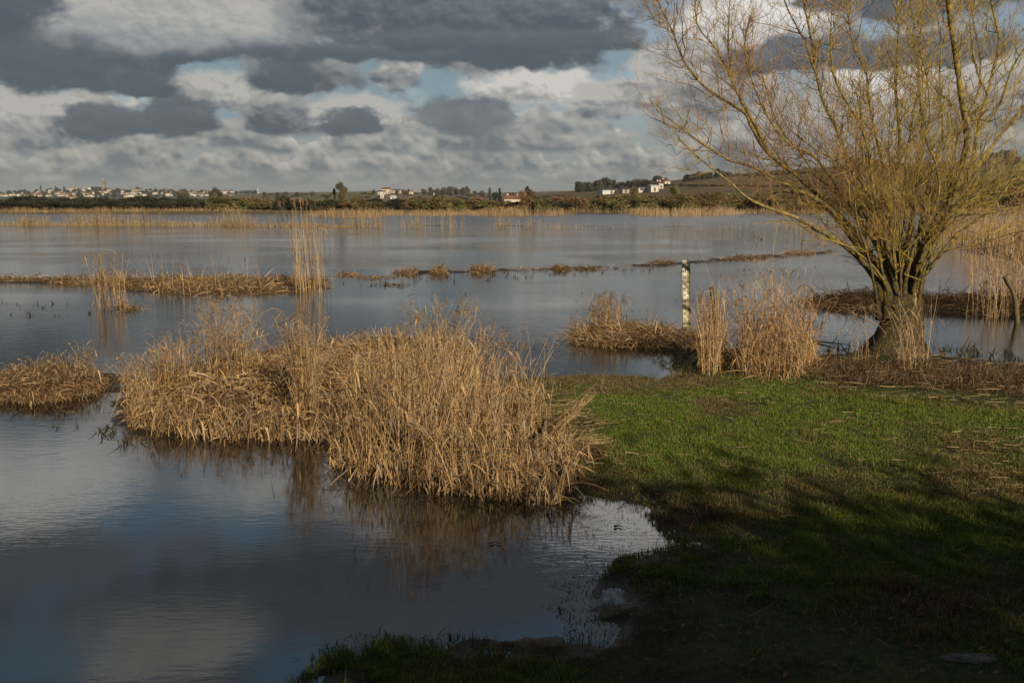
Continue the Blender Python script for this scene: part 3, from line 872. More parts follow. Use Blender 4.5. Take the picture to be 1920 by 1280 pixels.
# big rear-left clump
reed_clump('reed_clump', 'wide matted dry reed mound left of the tallest foreground clump, water in front of it', 'reeds',
           [(248, 796), (305, 816), (450, 824), (560, 826), (650, 826), (700, 790), (820, 740), (860, 690), (800, 655), (700, 655), (600, 672), (480, 694), (400, 712), (320, 730), (262, 760)],
           1900, hmap([(255, 790, .38), (310, 800, .52), (380, 805, .44), (310, 760, .44), (330, 720, .28), (430, 800, .28), (560, 810, .26), (430, 740, .34), (500, 760, .25), (600, 760, .25), (640, 800, .3), (700, 700, .28), (800, 680, .3), (420, 700, .28), (260, 740, .22)], s=.25),
           n_leaf=2400, n_mat=9000, mound=0.24, clumpy=.6, n_edge=2200, edgeH=.34, plume=0.0, lean=0.11, leandir=(0.03, 0.0), group=G_NEAR, leafL=(0.07, 0.2), matL=(.1, .34), r=.003, thick=1.5, hv=.5)
# its tall tufts
reed_clump('reed_tuft', 'ragged upright reed tuft rising at the left end of the matted mound', 'reeds',
           [(285, 745), (310, 760), (370, 760), (385, 735), (350, 720), (300, 722)], 170, hmap([(330, 740, .62)]), n_leaf=700, plume=.05, lean=.10, group='upright tufts on the matted mound', leafL=(.08, .25))
reed_clump('reed_tuft', 'tallest drooping reed tuft on the matted mound, its heads bent right', 'reeds',
           [(385, 740), (420, 756), (465, 750), (475, 715), (440, 700), (395, 708)], 190, hmap([(430, 730, .92)]), n_leaf=800, plume=.25, lean=.09, leandir=(0.02, 0), bend=.3, group='upright tufts on the matted mound', leafL=(.1, .3))
reed_clump('reed_tuft', 'narrow dense reed tuft standing right of the middle of the matted mound', 'reeds',
           [(545, 800), (565, 812), (595, 808), (602, 785), (578, 776), (550, 784)], 210, hmap([(572, 795, .95)]), n_leaf=600, plume=.08, lean=.07, group='upright tufts on the matted mound', leafL=(.1, .25))
reed_clump('reed_tuft', 'curled pale reed tuft leaning over the water at the mound\'s far left tip', 'reeds',
           [(232, 745), (250, 760), (300, 755), (300, 725), (260, 715), (235, 725)], 110, hmap([(265, 735, .42)]), n_leaf=450, plume=.15, lean=.14, leandir=(-.12, 0), bend=.4, group='upright tufts on the matted mound', leafL=(.1, .3))
reed_clump('reed_tuft', 'thin tall reeds with open heads behind the top of the foreground clump', 'reeds',
           [(780, 720), (830, 730), (870, 720), (880, 695), (830, 680), (790, 690)], 150, hmap([(830, 705, .95)]), n_leaf=420, plume=.35, lean=.16, leandir=(.02, 0), bend=.3, group=None, leafL=(.1, .3))
reed_clump('reed_tuft', 'sparse tall dead reeds between the foreground clump and the green turf', 'reeds',
           [(880, 775), (940, 800), (1010, 810), (1020, 780), (960, 755), (900, 745)], 90, hmap([(950, 780, .78)]), n_leaf=260, plume=.3, lean=.14, leandir=(.04, 0), bend=.3, leafL=(.08, .25))
# small islet at the left edge
reed_clump('reed_islet', 'low brown islet of matted reeds at the left edge of the photo', 'reeds',
           [(-60, 752), (60, 757), (140, 750), (185, 735), (200, 720), (170, 706), (90, 704), (0, 714), (-60, 722)],
           520, hmap([(0, 735, .16), (100, 725, .32), (150, 720, .42), (60, 730, .2), (30, 730, .3)], s=.2), n_leaf=2600, n_mat=4500, mound=0.13, lean=.35, dark=.3, clumpy=.5, group=G_NEAR, leafL=(.06, .16), matL=(.08, .24), n_edge=500, edgeH=.16)
# middle right islet with tuft
reed_clump('reed_islet', 'flat bar of fallen straw in the water left of the gauge post', 'reeds',
           [(1074, 642), (1120, 649), (1200, 653), (1290, 655), (1340, 662), (1345, 642), (1290, 632), (1210, 622), (1130, 618), (1080, 626)],
           500, hmap([(1100, 640, .14), (1200, 640, .12), (1300, 645, .16)], s=.4), n_leaf=900, n_mat=5000, mound=0.08, lean=.4, n_edge=500, edgeH=.12, dark=.1, group=G_NEAR, leafL=(.1, .25), matL=(.15, .5), thick=1.5)
reed_clump('reed_tuft', 'small upright drooping reed tuft on the straw bar left of the gauge', 'reeds',
           [(1102, 622), (1120, 628), (1168, 628), (1178, 618), (1150, 610), (1110, 612)], 110, hmap([(1140, 620, .60)]), n_leaf=420, plume=.25, lean=.1, leandir=(-.04, 0), bend=.3, r=.0032, leafL=(.12, .3), thick=1.3)
reed_clump('reed_tuft', 'few thin stalks at the tip of the straw bar', 'reeds',
           [(1068, 640), (1090, 645), (1100, 630), (1075, 628)], 26, hmap([(1085, 636, .42)]), n_leaf=60, plume=.2, lean=.12, leafL=(.1, .2), thick=1.2)
# clump right of the gauge
reed_clump('reed_clump', 'tall golden reed clump between the gauge post and the willow', 'reeds',
           [(1385, 712), (1420, 728), (1480, 728), (1518, 715), (1520, 680), (1490, 662), (1420, 660), (1385, 680)],
           620, hmap([(1400, 690, 1.12), (1430, 690, 1.22), (1500, 700, .95), (1460, 670, 1.15), (1450, 720, .6)], s=.18), n_leaf=1900, n_mat=1100, mound=.08, plume=.10, lean=.09, bend=.18, r=.0036, clumpy=.7, hv=.4, n_edge=260, edgeH=.5, tint=(1.05, .98, .88), group=G_NEAR, leafL=(.12, .35), matL=(.2, .6), thick=1.3)
reed_clump('reed_clump', 'narrow reed bunch just right of the gauge post, dark gap behind it', 'reeds',
           [(1306, 700), (1325, 715), (1352, 712), (1358, 685), (1340, 668), (1310, 675)],
           210, hmap([(1320, 690, .95), (1350, 690, 1.08)], s=.2), n_leaf=500, plume=.10, lean=.07, bend=.16, r=.0036, hv=.45, tint=(1.05, .98, .88), group=G_NEAR, leafL=(.12, .3), thick=1.3)
reed_clump('reed_tuft', 'long thin reed stalks leaning left above the golden clump', 'reeds',
           [(1370, 690), (1400, 700), (1480, 700), (1480, 670), (1400, 665)], 26, hmap([(1430, 680, 1.75)]), n_leaf=30, plume=.5, lean=.14, leandir=(-.12, 0), bend=.12, r=.003, leafL=(.1, .3))
reed_clump('reflection_weeds', 'dark green weeds standing in for a reflection left of the narrow reed bunch', 'brush',
           [(1205, 655), (1240, 690), (1290, 704), (1312, 690), (1312, 660), (1260, 650)], 500, hmap([(1270, 675, .16)]), n_leaf=700, n_mat=300, lean=.5, mound=.04, leafL=(.05, .18), matL=(.08, .25), tint=(.14, .2, .12), clumpy=.5)  # added weeds; the reeds' dark reflection is put into their tint
# reeds around the willow trunk
reed_clump('reed_tuft', 'pale dry reeds growing up in front of the willow trunk', 'reeds',
           [(1676, 702), (1690, 714), (1738, 712), (1742, 692), (1712, 684), (1684, 688)], 46, hmap([(1700, 695, .92)]), n_leaf=170, plume=.10, lean=.09, bend=.2, r=.0032, leafL=(.15, .4), thick=1.4)
reed_clump('reed_tuft', 'thin feathery reeds left of the willow trunk', 'reeds',
           [(1590, 700), (1620, 715), (1650, 705), (1640, 690), (1600, 685)], 16, hmap([(1620, 700, .8)]), n_leaf=60, plume=.5, lean=.1, bend=.3, leafL=(.1, .3))
reed_clump('reed_tuft', 'short dead brush at the foot of the willow', 'reeds',
           [(1500, 705), (1560, 745), (1700, 752), (1850, 765), (1960, 780), (1960, 715), (1800, 700), (1700, 700), (1560, 690)], 1300, hmap([(1600, 720, .12), (1700, 720, .20), (1850, 740, .16), (1780, 730, .2)], s=.5),
           n_leaf=1500, n_mat=3600, mound=.05, lean=.5, dark=.5, tint=(.5, .46, .42), leafL=(.08, .25), matL=(.1, .45))  # shade lying on the brush is mixed into its darker straw and tint
# mud bar and reeds at the right
reed_clump('reed_islet', 'dark debris bar in the water behind the willow trunk', 'reeds',
           [(1504, 573), (1560, 578), (1650, 579), (1760, 582), (1850, 588), (1960, 594), (1960, 566), (1800, 566), (1700, 563), (1600, 561), (1520, 562)],
           500, hmap([(1600, 570, .2), (1800, 575, .15)], s=1.), n_leaf=600, n_mat=5000, mound=.15, lean=.5, dark=.5, leafL=(.1, .3), matL=(.2, .7), thick=1.8, tint=(.42, .38, .34))
reed_clump('reed_clump', 'sparse reeds in the water at the right edge behind the willow', 'reeds',
           [(1808, 590), (1860, 600), (1960, 604), (2060, 604), (2060, 560), (1960, 556), (1880, 552), (1815, 560)],
           520, hmap([(1830, 580, 1.25), (1900, 580, 1.35), (1980, 580, 1.5)], s=.8), n_leaf=1100, n_mat=300, plume=.25, lean=.10, bend=.2, r=.0042, leafL=(.2, .5), thick=1.6, clumpy=.5)
reed_clump('reed_bed', 'wide orange reed bed beyond the willow at the right edge', 'reeds',
           [(1740, 452), (1800, 478), (1900, 505), (2000, 520), (2300, 540), (2600, 480), (2100, 432), (1860, 432), (1760, 436)],
           3600, hmap([(1760, 445, 1.3), (1850, 470, 1.9), (1950, 500, 1.9), (1900, 440, 2.2), (2100, 480, 2.2)], s=4.), n_leaf=5000, plume=.3, lean=.08, bend=.15, r=.006, leafL=(.3, .7), thick=2.4, warm=.06, wl=.005, dark=.12)
# the grassy strip across the middle distance
reed_clump('grass_strip', 'long low strip of tufted dry grass across the water at left', 'grass strip',
           [(-60, 529), (60, 530), (150, 536), (250, 545), (330, 553), (440, 554), (540, 549), (620, 540), (600, 524), (430, 521), (200, 524), (-60, 522)],
           2300, hmap([(-20, 525, .03), (60, 527, .07), (130, 530, .16), (190, 530, .38), (230, 535, .36), (290, 535, .12), (390, 540, .38), (440, 540, .30), (500, 540, .10), (540, 535, .22), (600, 530, .12)], s=.6),
           n_leaf=1700, n_mat=3800, mound=.09, lean=.28, r=.005, dark=.25, clumpy=.85, leafL=(.1, .3), matL=(.15, .5), thick=2.0, warm=-.02)
for (a_, b_, w_, h_, lb) in ((690, 521, 24, .15, 'sparse brown sedge tuft just right of the tall reed stand'), (653, 516, 22, .22, 'rounded brown grass tussock nearest the tall reed stand'), (762, 512, 26, .20, 'low ginger grass tussock left of the roundest one'),
                             (822, 512, 15, .28, 'roundest ginger grass tussock in the middle of the strip'), (905, 508, 24, .22, 'spiky grass tussock right of the roundest one'),
                             (1055, 505, 16, .14, 'small dark tussock on the thin strip left of the gauge'), (1100, 505, 26, .10, 'flat dark sedge patch on the thin strip left of the gauge'),
                             (720, 520, 30, .12, 'low sedge patch between two ginger tussocks'), (745, 535, 20, .10, 'little drowned sedge tuft in front of the strip'),
                             (1240, 492, 28, .14, 'straw tufts on the strip just left of the gauge top'), (1400, 484, 40, .12, 'thin sedge line on the strip right of the gauge top'),
                             (1500, 475, 34, .16, 'ochre sedge on the strip under the willow limbs')):
    reed_clump('tussock', lb, 'tussock', [(a_ - w_, b_), (a_ - w_ * .6, b_ + 3.5), (a_ + w_ * .6, b_ + 3.5), (a_ + w_, b_), (a_ + w_ * .6, b_ - 3), (a_ - w_ * .6, b_ - 3)],
               260, (lambda hh: (lambda x, y: hh * (.45 + 1.1 * fnoise(x, y, 2.5, 2, 77))))(h_), n_leaf=300, n_mat=240, mound=h_ * .3, lean=.42, r=.0045, dark=.25 + (h_ < .15) * .4, leafL=(.08, .24), matL=(.08, .3), thick=2.0, warm=-.02, clumpy=.7, group='tussocks along the flooded strip')
reed_clump('reed_stand', 'tall isolated reed stand in open water, taller than anything near it', 'reeds',
           [(545, 546), (560, 552), (610, 552), (622, 546), (610, 540), (560, 540)], 70, hmap([(580, 545, 2.15)]), n_leaf=60, plume=.6, lean=.035, leandir=(-.03, 0), bend=.07, r=.0058, leafL=(.2, .5), thick=2.0)
reed_clump('reed_stand', 'upright reed stand in the water at left, shorter than the tall isolated one', 'reeds',
           [(170, 574), (185, 582), (235, 582), (245, 574), (225, 566), (180, 566)], 60, hmap([(205, 574, 1.25)]), n_leaf=120, plume=.3, lean=.06, leandir=(-.06, 0), bend=.1, r=.005, leafL=(.15, .4), thick=1.8)
reed_clump('reed_stand', 'scattered thin stalks standing in the grassy strip between the two reed stands', 'reeds',
           [(280, 545), (330, 555), (440, 556), (520, 550), (480, 535), (300, 535)], 55, hmap([(400, 545, .85)]), n_leaf=40, plume=.3, lean=.10, leandir=(-.06, 0), bend=.12, r=.005, leafL=(.15, .4), thick=1.8)
reed_clump('reed_tuft', 'small drowned straw heap at the foot of the left reed stand', 'reeds',
           [(215, 578), (235, 584), (265, 582), (262, 576), (235, 574)], 60, hmap([(240, 579, .14)]), n_leaf=120, n_mat=260, mound=.06, lean=.6, r=.005, dark=.3, leafL=(.1, .3), matL=(.15, .5), thick=2.0)
reed_clump('sedge_line', 'thin dark line of drowned sedge running right across the lake to the willow', 'sedge',
           [(600, 530), (780, 526), (960, 514), (1180, 506), (1300, 496), (1420, 488), (1570, 476), (1570, 470), (1400, 480), (1300, 489), (1180, 498), (980, 502), (780, 510), (620, 516)],
           3000, (lambda x, y: .16 * np.clip(fnoise(x, y, 1.0, 3, 52) * 2.2 - .6, .15, 1.4)), n_leaf=700, n_mat=2200, mound=.0, lean=.5, r=.0045, dark=.55, leafL=(.05, .15), matL=(.1, .35), thick=1.6, warm=.04, clumpy=.9)
# far reed line and the beds along the far shore
def far_bed(lb, pts, back, n, h0, h1, r, nleaf, group, warm=-.02, cl=0.0, name='reed_bed', low=1.0):
    """pts: waterline pixels left to right; the bed reaches `back` metres behind them"""
    front = [gp(a, b)[:2] for a, b in pts]
    rear = [np.array([p_[0] * (1 + back / p_[1]), p_[1] + back]) for p_ in front][::-1]
    poly = np.array(front + rear)
    xy = scatter(poly, n)
    if name == 'reed_bed' and len(xy) > 10:
        u_ = (xy[:, 0] / xy[:, 1] - pts[0][0] / F + 960 / F) / ((pts[-1][0] - pts[0][0]) / F)
        w_ = np.clip(np.minimum(u_, 1 - u_) * 6, 0, 1) * np.clip(.5 + (fnoise(xy[:, 0], xy[:, 1], .35, 3, 23) - .45) * 4, .1, 1)
        xy = xy[rng.random(len(xy)) < w_]
    if cl:
        xy = xy[rng.random(len(xy)) < np.clip((fnoise(xy[:, 0], xy[:, 1] * .3, 0.55, 3, 31) - 0.40) * 3.5 * (1 - cl) + (1 - cl) * .3 + np.clip((-xy[:, 0] - 8) / 20, 0, 1) * .85, 0.04, 1)]
    c0 = np.array([poly[:, 0].mean(), poly[:, 1].mean(), 0])
    root = empty(name, c0); meta(root, lb, 'reeds', group)
    u_ = (xy[:, 0] / xy[:, 1] - pts[0][0] / F + 960 / F) / ((pts[-1][0] - pts[0][0]) / F)
    H = rng.uniform(h0 * .6, h1, len(xy)) * np.clip(np.minimum(u_, 1 - u_) * 4 + .3, .3, 1) * (0.45 + 0.95 * fnoise(xy[:, 0], xy[:, 1], .4, 3, 41)) * low
    Pp, rr = stem_batch(xy, np.full(len(xy), -0.05), H, .05, (-.03, 0), .12, r, seg=4, tip=.5)
    V, Qf = tubes(Pp, rr, 3)
    acc = Acc(); c = straw_cols(len(xy), -.05, warm) * .9
    acc.add(V - c0, [Qf], np.repeat(c, 12, axis=0)); obj('stems', acc.mesh('stems', M_REED), root)
    if nleaf:
        i = rng.integers(0, len(xy), nleaf); P0 = Pp[i, rng.integers(1, 4, nleaf)]
        Lp, Wp = leaf_batch(P0, rng.uniform(.2, .5, nleaf), rng.uniform(.1, .9, nleaf), w=r * 1.5)
        V, Qf = ribbons(Lp, Wp)
        acc = Acc(); acc.add(V - c0, [Qf], np.repeat(straw_cols(nleaf, -.05, warm), 10, axis=0)); obj('leaves', acc.mesh('leaves', M_REED), root)
    return root
G_FAR = 'reed beds along the far shore'
far_bed('thin broken line of reeds standing in open water, thickest at the left edge', [(-420, 421), (-60, 423), (300, 424), (600, 426), (800, 427), (1150, 429)], 1.3, 9500, .8, 1.5, .0085, 1800, None, cl=.4, warm=-.03)
far_bed('low dense reed stubble at the foot of the reed line at left', [(-420, 421.3), (-60, 423.2), (300, 424.2), (700, 426.6)], 1.1, 7000, .25, .6, .009, 1200, None, warm=-.03, name='reed_stubble')
far_bed('right half of the reed line, behind the gauge and the willow limbs', [(1105, 429), (1300, 429.5), (1500, 430), (1700, 430), (1960, 432)], 1.5, 2300, .5, 1.05, .008, 300, None, cl=.5, warm=.02)
far_bed('dense golden reed bed in front of the tallest bare tree', [(570, 406), (640, 408.5), (690, 408), (765, 402)], 14, 2600, .9, 1.35, .016, 1500, G_FAR)
far_bed('golden reed bed on the far shore directly below the white farmhouse', [(870, 404), (915, 405.5), (1000, 405.5), (1085, 404)], 12, 3000, 1.0, 1.5, .016, 1500, G_FAR)
far_bed('golden reed bed under the olive bushes between the two golden beds', [(715, 404), (800, 405.5), (840, 405), (905, 401)], 12, 2200, .8, 1.2, .016, 1000, G_FAR)
far_bed('reed bed on the far shore below the white barn', [(1160, 402), (1230, 406), (1300, 406), (1400, 402)], 14, 2600, 1.2, 1.7, .016, 1300, G_FAR)
far_bed('pale reed fringe between the two right hand reed beds', [(1020, 399), (1120, 399.5), (1240, 399)], 10, 1600, .9, 1.3, .018, 700, G_FAR)
far_bed('brown reed fringe along the far shore below the village', [(-400, 401), (150, 401), (380, 401.5), (480, 401.5), (600, 401)], 12, 9000, .9, 1.25, .02, 3000, G_FAR, warm=0.02)
far_bed('reed bed on the far shore behind the willow limbs', [(1280, 401), (1450, 401), (1600, 401), (1800, 400), (2250, 400)], 14, 4200, 1.2, 1.7, .018, 1500, G_FAR)

# ------------------------------------------------------------------ the pollard willow
def crom(P_, n):
    """Catmull-Rom resample of a polyline to n points"""
    P_ = np.asarray(P_, float)
    Q_ = np.vstack([2 * P_[0] - P_[1], P_, 2 * P_[-1] - P_[-2]])
    seg = np.linalg.norm(np.diff(P_, axis=0), axis=1); cum = np.concatenate([[0], np.cumsum(seg)])
    s = np.linspace(0, cum[-1], n)
    i = np.clip(np.searchsorted(cum, s, 'right') - 1, 0, len(P_) - 2)
    t = ((s - cum[i]) / seg[i])[:, None]
    p0, p1, p2, p3 = Q_[i], Q_[i + 1], Q_[i + 2], Q_[i + 3]
    return 0.5 * (2 * p1 + (p2 - p0) * t + (2 * p0 - 5 * p1 + 4 * p2 - p3) * t ** 2 + (3 * p1 - p0 - 3 * p2 + p3) * t ** 3)

def bark_mat(name, base, base2, lichen, amount, sc_=14.0, bd=.006):
    m, b, p, out = material(name)
    ps = pos(b)
    n = b.noise(b.v('MULTIPLY', ps, (1, 1, 0.35)), 40.0, 4.0, 0.6)
    n2 = b.noise(ps, sc_, 4.0, 0.65)
    c = b.mix(b.rng(n, 0.35, 0.65), base2, base)
    c = b.mix(b.m('MULTIPLY', b.rng(n2, 0.46, 0.60), amount), c, lichen)
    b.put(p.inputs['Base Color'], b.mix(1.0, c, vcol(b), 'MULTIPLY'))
    p.inputs['Roughness'].default_value = 0.8
    p.inputs['Specular IOR Level'].default_value = 0.2
    bn = b.n('ShaderNodeBump'); bn.inputs['Strength'].default_value = 1.0; bn.inputs['Distance'].default_value = bd
    b.put(bn.inputs['Height'], n); b.put(p.inputs['Normal'], bn.outputs[0])
    return m
M_TRUNK = bark_mat('willow_trunk_bark', (0.085, 0.066, 0.04), (0.025, 0.02, 0.013), (0.10, 0.09, 0.02), 0.5, bd=.03)
M_LIMB = bark_mat('willow_limb_bark', (0.24, 0.215, 0.13), (0.085, 0.07, 0.04), (0.42, 0.30, 0.03), 0.7)
M_TWIG = blade_mat('willow_twigs', 0.6, 0.0, 0.25, 30.0)

TY = gp(1688, 668)[1]
def cx(a, b): return (1200 + a * 0.375, b * 0.375)
# limb centre lines in the close-up's pixels: (points, depth offset at tip, base radius, tip radius)
LIMBS = [
 ([(1230, 1420), (1130, 1330), (1050, 1250), (930, 1165), (780, 1085), (640, 1035), (520, 970), (440, 900), (330, 820), (240, 740), (190, 680)], -0.9, .050, .006),
 ([(1240, 1400), (1130, 1280), (1050, 1180), (960, 1060), (860, 990), (700, 910), (560, 840), (430, 800), (280, 700), (170, 620), (80, 560), (35, 490)], -0.3, .052, .006),
 ([(1250, 1420), (1150, 1270), (1050, 1130), (950, 1030), (870, 950), (780, 870), (640, 760), (570, 640), (530, 560), (400, 480), (310, 410), (230, 310), (170, 160), (100, 20), (60, -120)], 0.5, .050, .008),
 ([(640, 760), (560, 600), (490, 470), (430, 330), (370, 230), (300, 140), (280, 30), (300, -100)], 0.1, .026, .006),
 ([(600, 690), (520, 520), (460, 400), (440, 200), (450, 0), (470, -180)], 0.9, .026, .006),
 ([(1260, 1400), (1180, 1200), (1100, 1000), (1040, 800), (980, 640), (920, 520), (880, 370), (850, 180), (820, 0), (800, -200)], 0.4, .046, .009),
 ([(890, 400), (830, 220), (780, 130), (720, 0), (700, -150)], 0.0, .020, .005),
 ([(1280, 1380), (1220, 1150), (1180, 1000), (1140, 700), (1060, 540), (980, 380), (960, 200), (970, 20)], -0.5, .038, .006),
 ([(1300, 1400), (1285, 1200), (1270, 950), (1290, 700), (1270, 480), (1280, 300), (1290, 0), (1300, -250)], 0.6, .044, .009),
 ([(1290, 1380), (1250, 1150), (1225, 900), (1180, 640), (1150, 500), (1130, 350), (1070, 230), (1040, 60), (1030, -120)], -0.2, .034, .006),
 ([(1310, 1400), (1350, 1150), (1390, 900), (1410, 700), (1405, 500), (1400, 280), (1420, 60), (1430, -150)], 1.0, .036, .006),
 ([(1340, 1420), (1420, 1240), (1500, 1080), (1570, 980), (1600, 860), (1635, 700), (1615, 560), (1590, 400), (1565, 200), (1540, 0), (1530, -300)], -0.6, .072, .026),
 ([(1320, 1400), (1390, 1200), (1440, 980), (1490, 800), (1520, 650), (1500, 420), (1505, 250), (1480, 60)], 0.5, .036, .006),
 ([(1340, 1400), (1440, 1200), (1560, 1080), (1640, 900), (1700, 620), (1740, 480), (1780, 300), (1800, 180), (1760, 0), (1740, -250)], 0.3, .046, .010),
 ([(1350, 1410), (1450, 1240), (1560, 1040), (1640, 880), (1780, 700), (1920, 520), (2100, 330), (2250, 60)], 0.8, .046, .010),
 ([(1540, 1090), (1600, 1075), (1660, 1068), (1740, 1066), (1830, 1045), (1960, 1020), (2100, 940)], -0.8, .022, .006),
 ([(1360, 1400), (1450, 1290), (1560, 1250), (1680, 1230), (1830, 1180), (1980, 1150)], -1.0, .022, .005),
 ([(1270, 1400), (1200, 1180), (1160, 1020), (1090, 890), (1000, 820), (880, 740), (760, 640), (700, 520)], -0.9, .028, .005),
 ([(1270, 1400), (1190, 1240), (1080, 1100), (980, 960), (880, 880), (800, 760), (700, 640), (640, 480), (600, 330)], 1.1, .030, .005),
 ([(1250, 1410), (1150, 1320), (1030, 1230), (900, 1190), (800, 1130), (700, 1120), (560, 1130)], -1.1, .024, .004),
 ([(1300, 1400), (1310, 1200), (1330, 1000), (1320, 800), (1350, 600), (1380, 420), (1370, 200), (1350, 0)], -0.4, .030, .006),
 ([(1330, 1400), (1400, 1230), (1480, 1120), (1540, 1000), (1560, 800), (1600, 640), (1680, 480), (1700, 280), (1660, 100), (1640, -100)], 0.9, .034, .007),
 ([(1290, 1400), (1260, 1240), (1210, 1080), (1120, 920), (1080, 760), (1100, 560), (1060, 400)], 1.0, .026, .005),
 ([(1350, 1420), (1480, 1300), (1600, 1160), (1740, 1060), (1860, 900), (2000, 760), (2150, 640)], 0.2, .036, .007),
 ([(1340, 1410), (1440, 1290), (1500, 1180), (1620, 1020), (1720, 940), (1850, 860), (1960, 780)], -0.7, .026, .005),
 ([(1640, 720), (1600, 580), (1540, 500), (1470, 440), (1400, 330)], -0.4, .016, .004),
 ([(1740, 480), (1680, 340), (1650, 180), (1640, 20), (1660, -150)], 0.0, .018, .005),
 ([(1700, 640), (1800, 520), (1850, 380), (1900, 280), (2000, 150), (2080, 0)], -0.2, .020, .006),
 ([(1620, 610), (1700, 600), (1740, 607), (1800, 580)], -0.7, .012, .004),
 ([(1240, 1390), (1140, 1240), (1010, 1120), (900, 1020), (820, 960), (700, 960), (560, 980), (430, 1010), (300, 1020)], 0.8, .028, .004),
 ([(1310, 1400), (1370, 1240), (1440, 1120), (1500, 960), (1480, 800), (1440, 700), (1460, 560), (1440, 380), (1380, 200)], -0.9, .026, .005),
 ([(1260, 1390), (1170, 1200), (1060, 1060), (960, 900), (860, 780), (740, 720), (620, 560), (560, 420), (520, 260), (540, 80)], 0.3, .032, .005),
]
# slim upright shoots filling the head of the pollard
for q in range(13):
    a_ = 1130 + q * 21 + random.uniform(-15, 15)
    sp = (a_ - 1270) * random.uniform(1.0, 2.4)
    pts_ = [(1285 + (a_ - 1270) * .5, 1400), (a_, 1240)]
    hgt_ = random.uniform(380, 900)
    for w_ in range(1, 6):
        pts_.append((a_ + sp * w_ / 5 + random.uniform(-14, 14), 1240 - hgt_ * w_ / 5))
    LIMBS.append((pts_, random.uniform(-1.3, 1.3), random.uniform(.014, .024), .004))

willow = empty('willow_tree', gp(1688, 668))
meta(willow, 'bare multi stemmed pollard willow with yellow lichened limbs at the right', 'tree')
WO = np.array(willow.location)
# trunk: lofted rings with buttresses and a knuckled head
def build_trunk():
    rows = [(690, 1680, 68), (668, 1680, 60), (655, 1681, 52), (640, 1684, 44), (620, 1688, 38), (600, 1692, 34), (585, 1694, 32), (572, 1691, 35), (562, 1690, 35), (554, 1689, 30), (548, 1689, 20), (546, 1689, 6)]
    ppm = F / TY
    V = []; K = 40
    for (py, pxc, hw) in rows:
        c = at(pxc, py, TY)
        for k in range(K):
            a = 2 * math.pi * k / K
            r = hw / ppm * 1.12
            flare = max(0, (py - 620) / 60)
            r *= 1 + 0.16 * flare * math.cos(5 * a + 1.0) + 0.10 * (mnoise.noise(Vector((math.cos(a) * 1.6, math.sin(a) * 1.6, c[2] * 3.2))) * 2)
            r *= 1 + 0.10 * mnoise.noise(Vector((math.cos(a) * 5, math.sin(a) * 5, c[2] * 6)))
            V.append((c[0] + math.cos(a) * r, TY + math.sin(a) * r * 0.85, c[2] if py < 690 else -0.25))
    n = len(rows); idx = np.arange(n * K).reshape(n, K)
    Q_ = np.stack([idx[:-1], np.roll(idx, -1, 1)[:-1], np.roll(idx, -1, 1)[1:], idx[1:]], -1).reshape(-1, 4)
    me = mesh_np('trunk', np.array(V) - WO, [Q_], M_TRUNK, np.ones((len(V), 3)), smooth=True)
    t_ = obj('trunk', me, willow)
    # knuckles, moss shaggy left flank
    M = 1600
    a = rng.uniform(0, 2 * math.pi, M); z = rng.uniform(0.02, .42, M)
    base = np.stack([gp(1683, 668)[0] + np.cos(a) * (.40 - z * .42), TY + np.sin(a) * (.34 - z * .36), z], 1)
    d = np.stack([np.cos(a) * .06, np.sin(a) * .06, rng.uniform(-.05, .05, M)], 1)
    t = np.linspace(0, 1, 3)[None, :, None]
    Pm = base[:, None, :] + d[:, None, :] * t; Pm[:, :, 2] -= (.03 * t[..., 0] ** 2)
    W = unit(rng.normal(0, 1, (M, 3)))[:, None, :] * .006 * np.array([1, 1, .3])[None, :, None]
    V, Qf = ribbons(Pm, W)
    acc = Acc(); acc.add(V - WO, [Qf], np.repeat(np.array([.075, .065, .03]) * rng.uniform(.4, 1.4, (M, 1)), 6, axis=0))
    obj('moss', acc.mesh('moss', M_STRAW), willow)
build_trunk()

def grow(Pb, Tb, L, r, up, curl, seg=5, tipr=.35, spread=.6):
    """shoots from points Pb with parent tangents Tb"""
    M = len(Pb)
    a = rng.normal(0, 1, (M, 3)); a -= (a * Tb).sum(1, keepdims=True) * Tb; a = unit(a)
    ang = rng.uniform(.35, 1.0, M)[:, None] * spread * 1.5
    d = unit(Tb * np.cos(ang) + a * np.sin(ang) + np.array([0, 0, 1]) * up)
    t = np.linspace(0, 1, seg)
    upv = np.array([0, 0, 1.0])
    Pp = Pb[:, None, :] + d[:, None, :] * (L[:, None] * t)[..., None] + upv * (curl * L[:, None] * t ** 2)[..., None]
    wv = rng.normal(0, .045, (M, seg, 3)) * L[:, None, None] * (t > 0)[None, :, None]
    Pp = Pp + wv
    R_ = r[:, None] * (1 - (1 - tipr) * t)[None, :]
    return Pp, R_

def twig_cols(n, red):
    k = rng.random((n, 1))
    redc = np.array([0.28, 0.14, 0.08]); yel = np.array([0.36, 0.27, 0.05]); gr = np.array([0.19, 0.165, 0.085])
    c = np.where(k < red, redc, np.where(k < red + (1 - red) * .68, yel, gr))
    return c * rng.uniform(.65, 1.35, (n, 1))

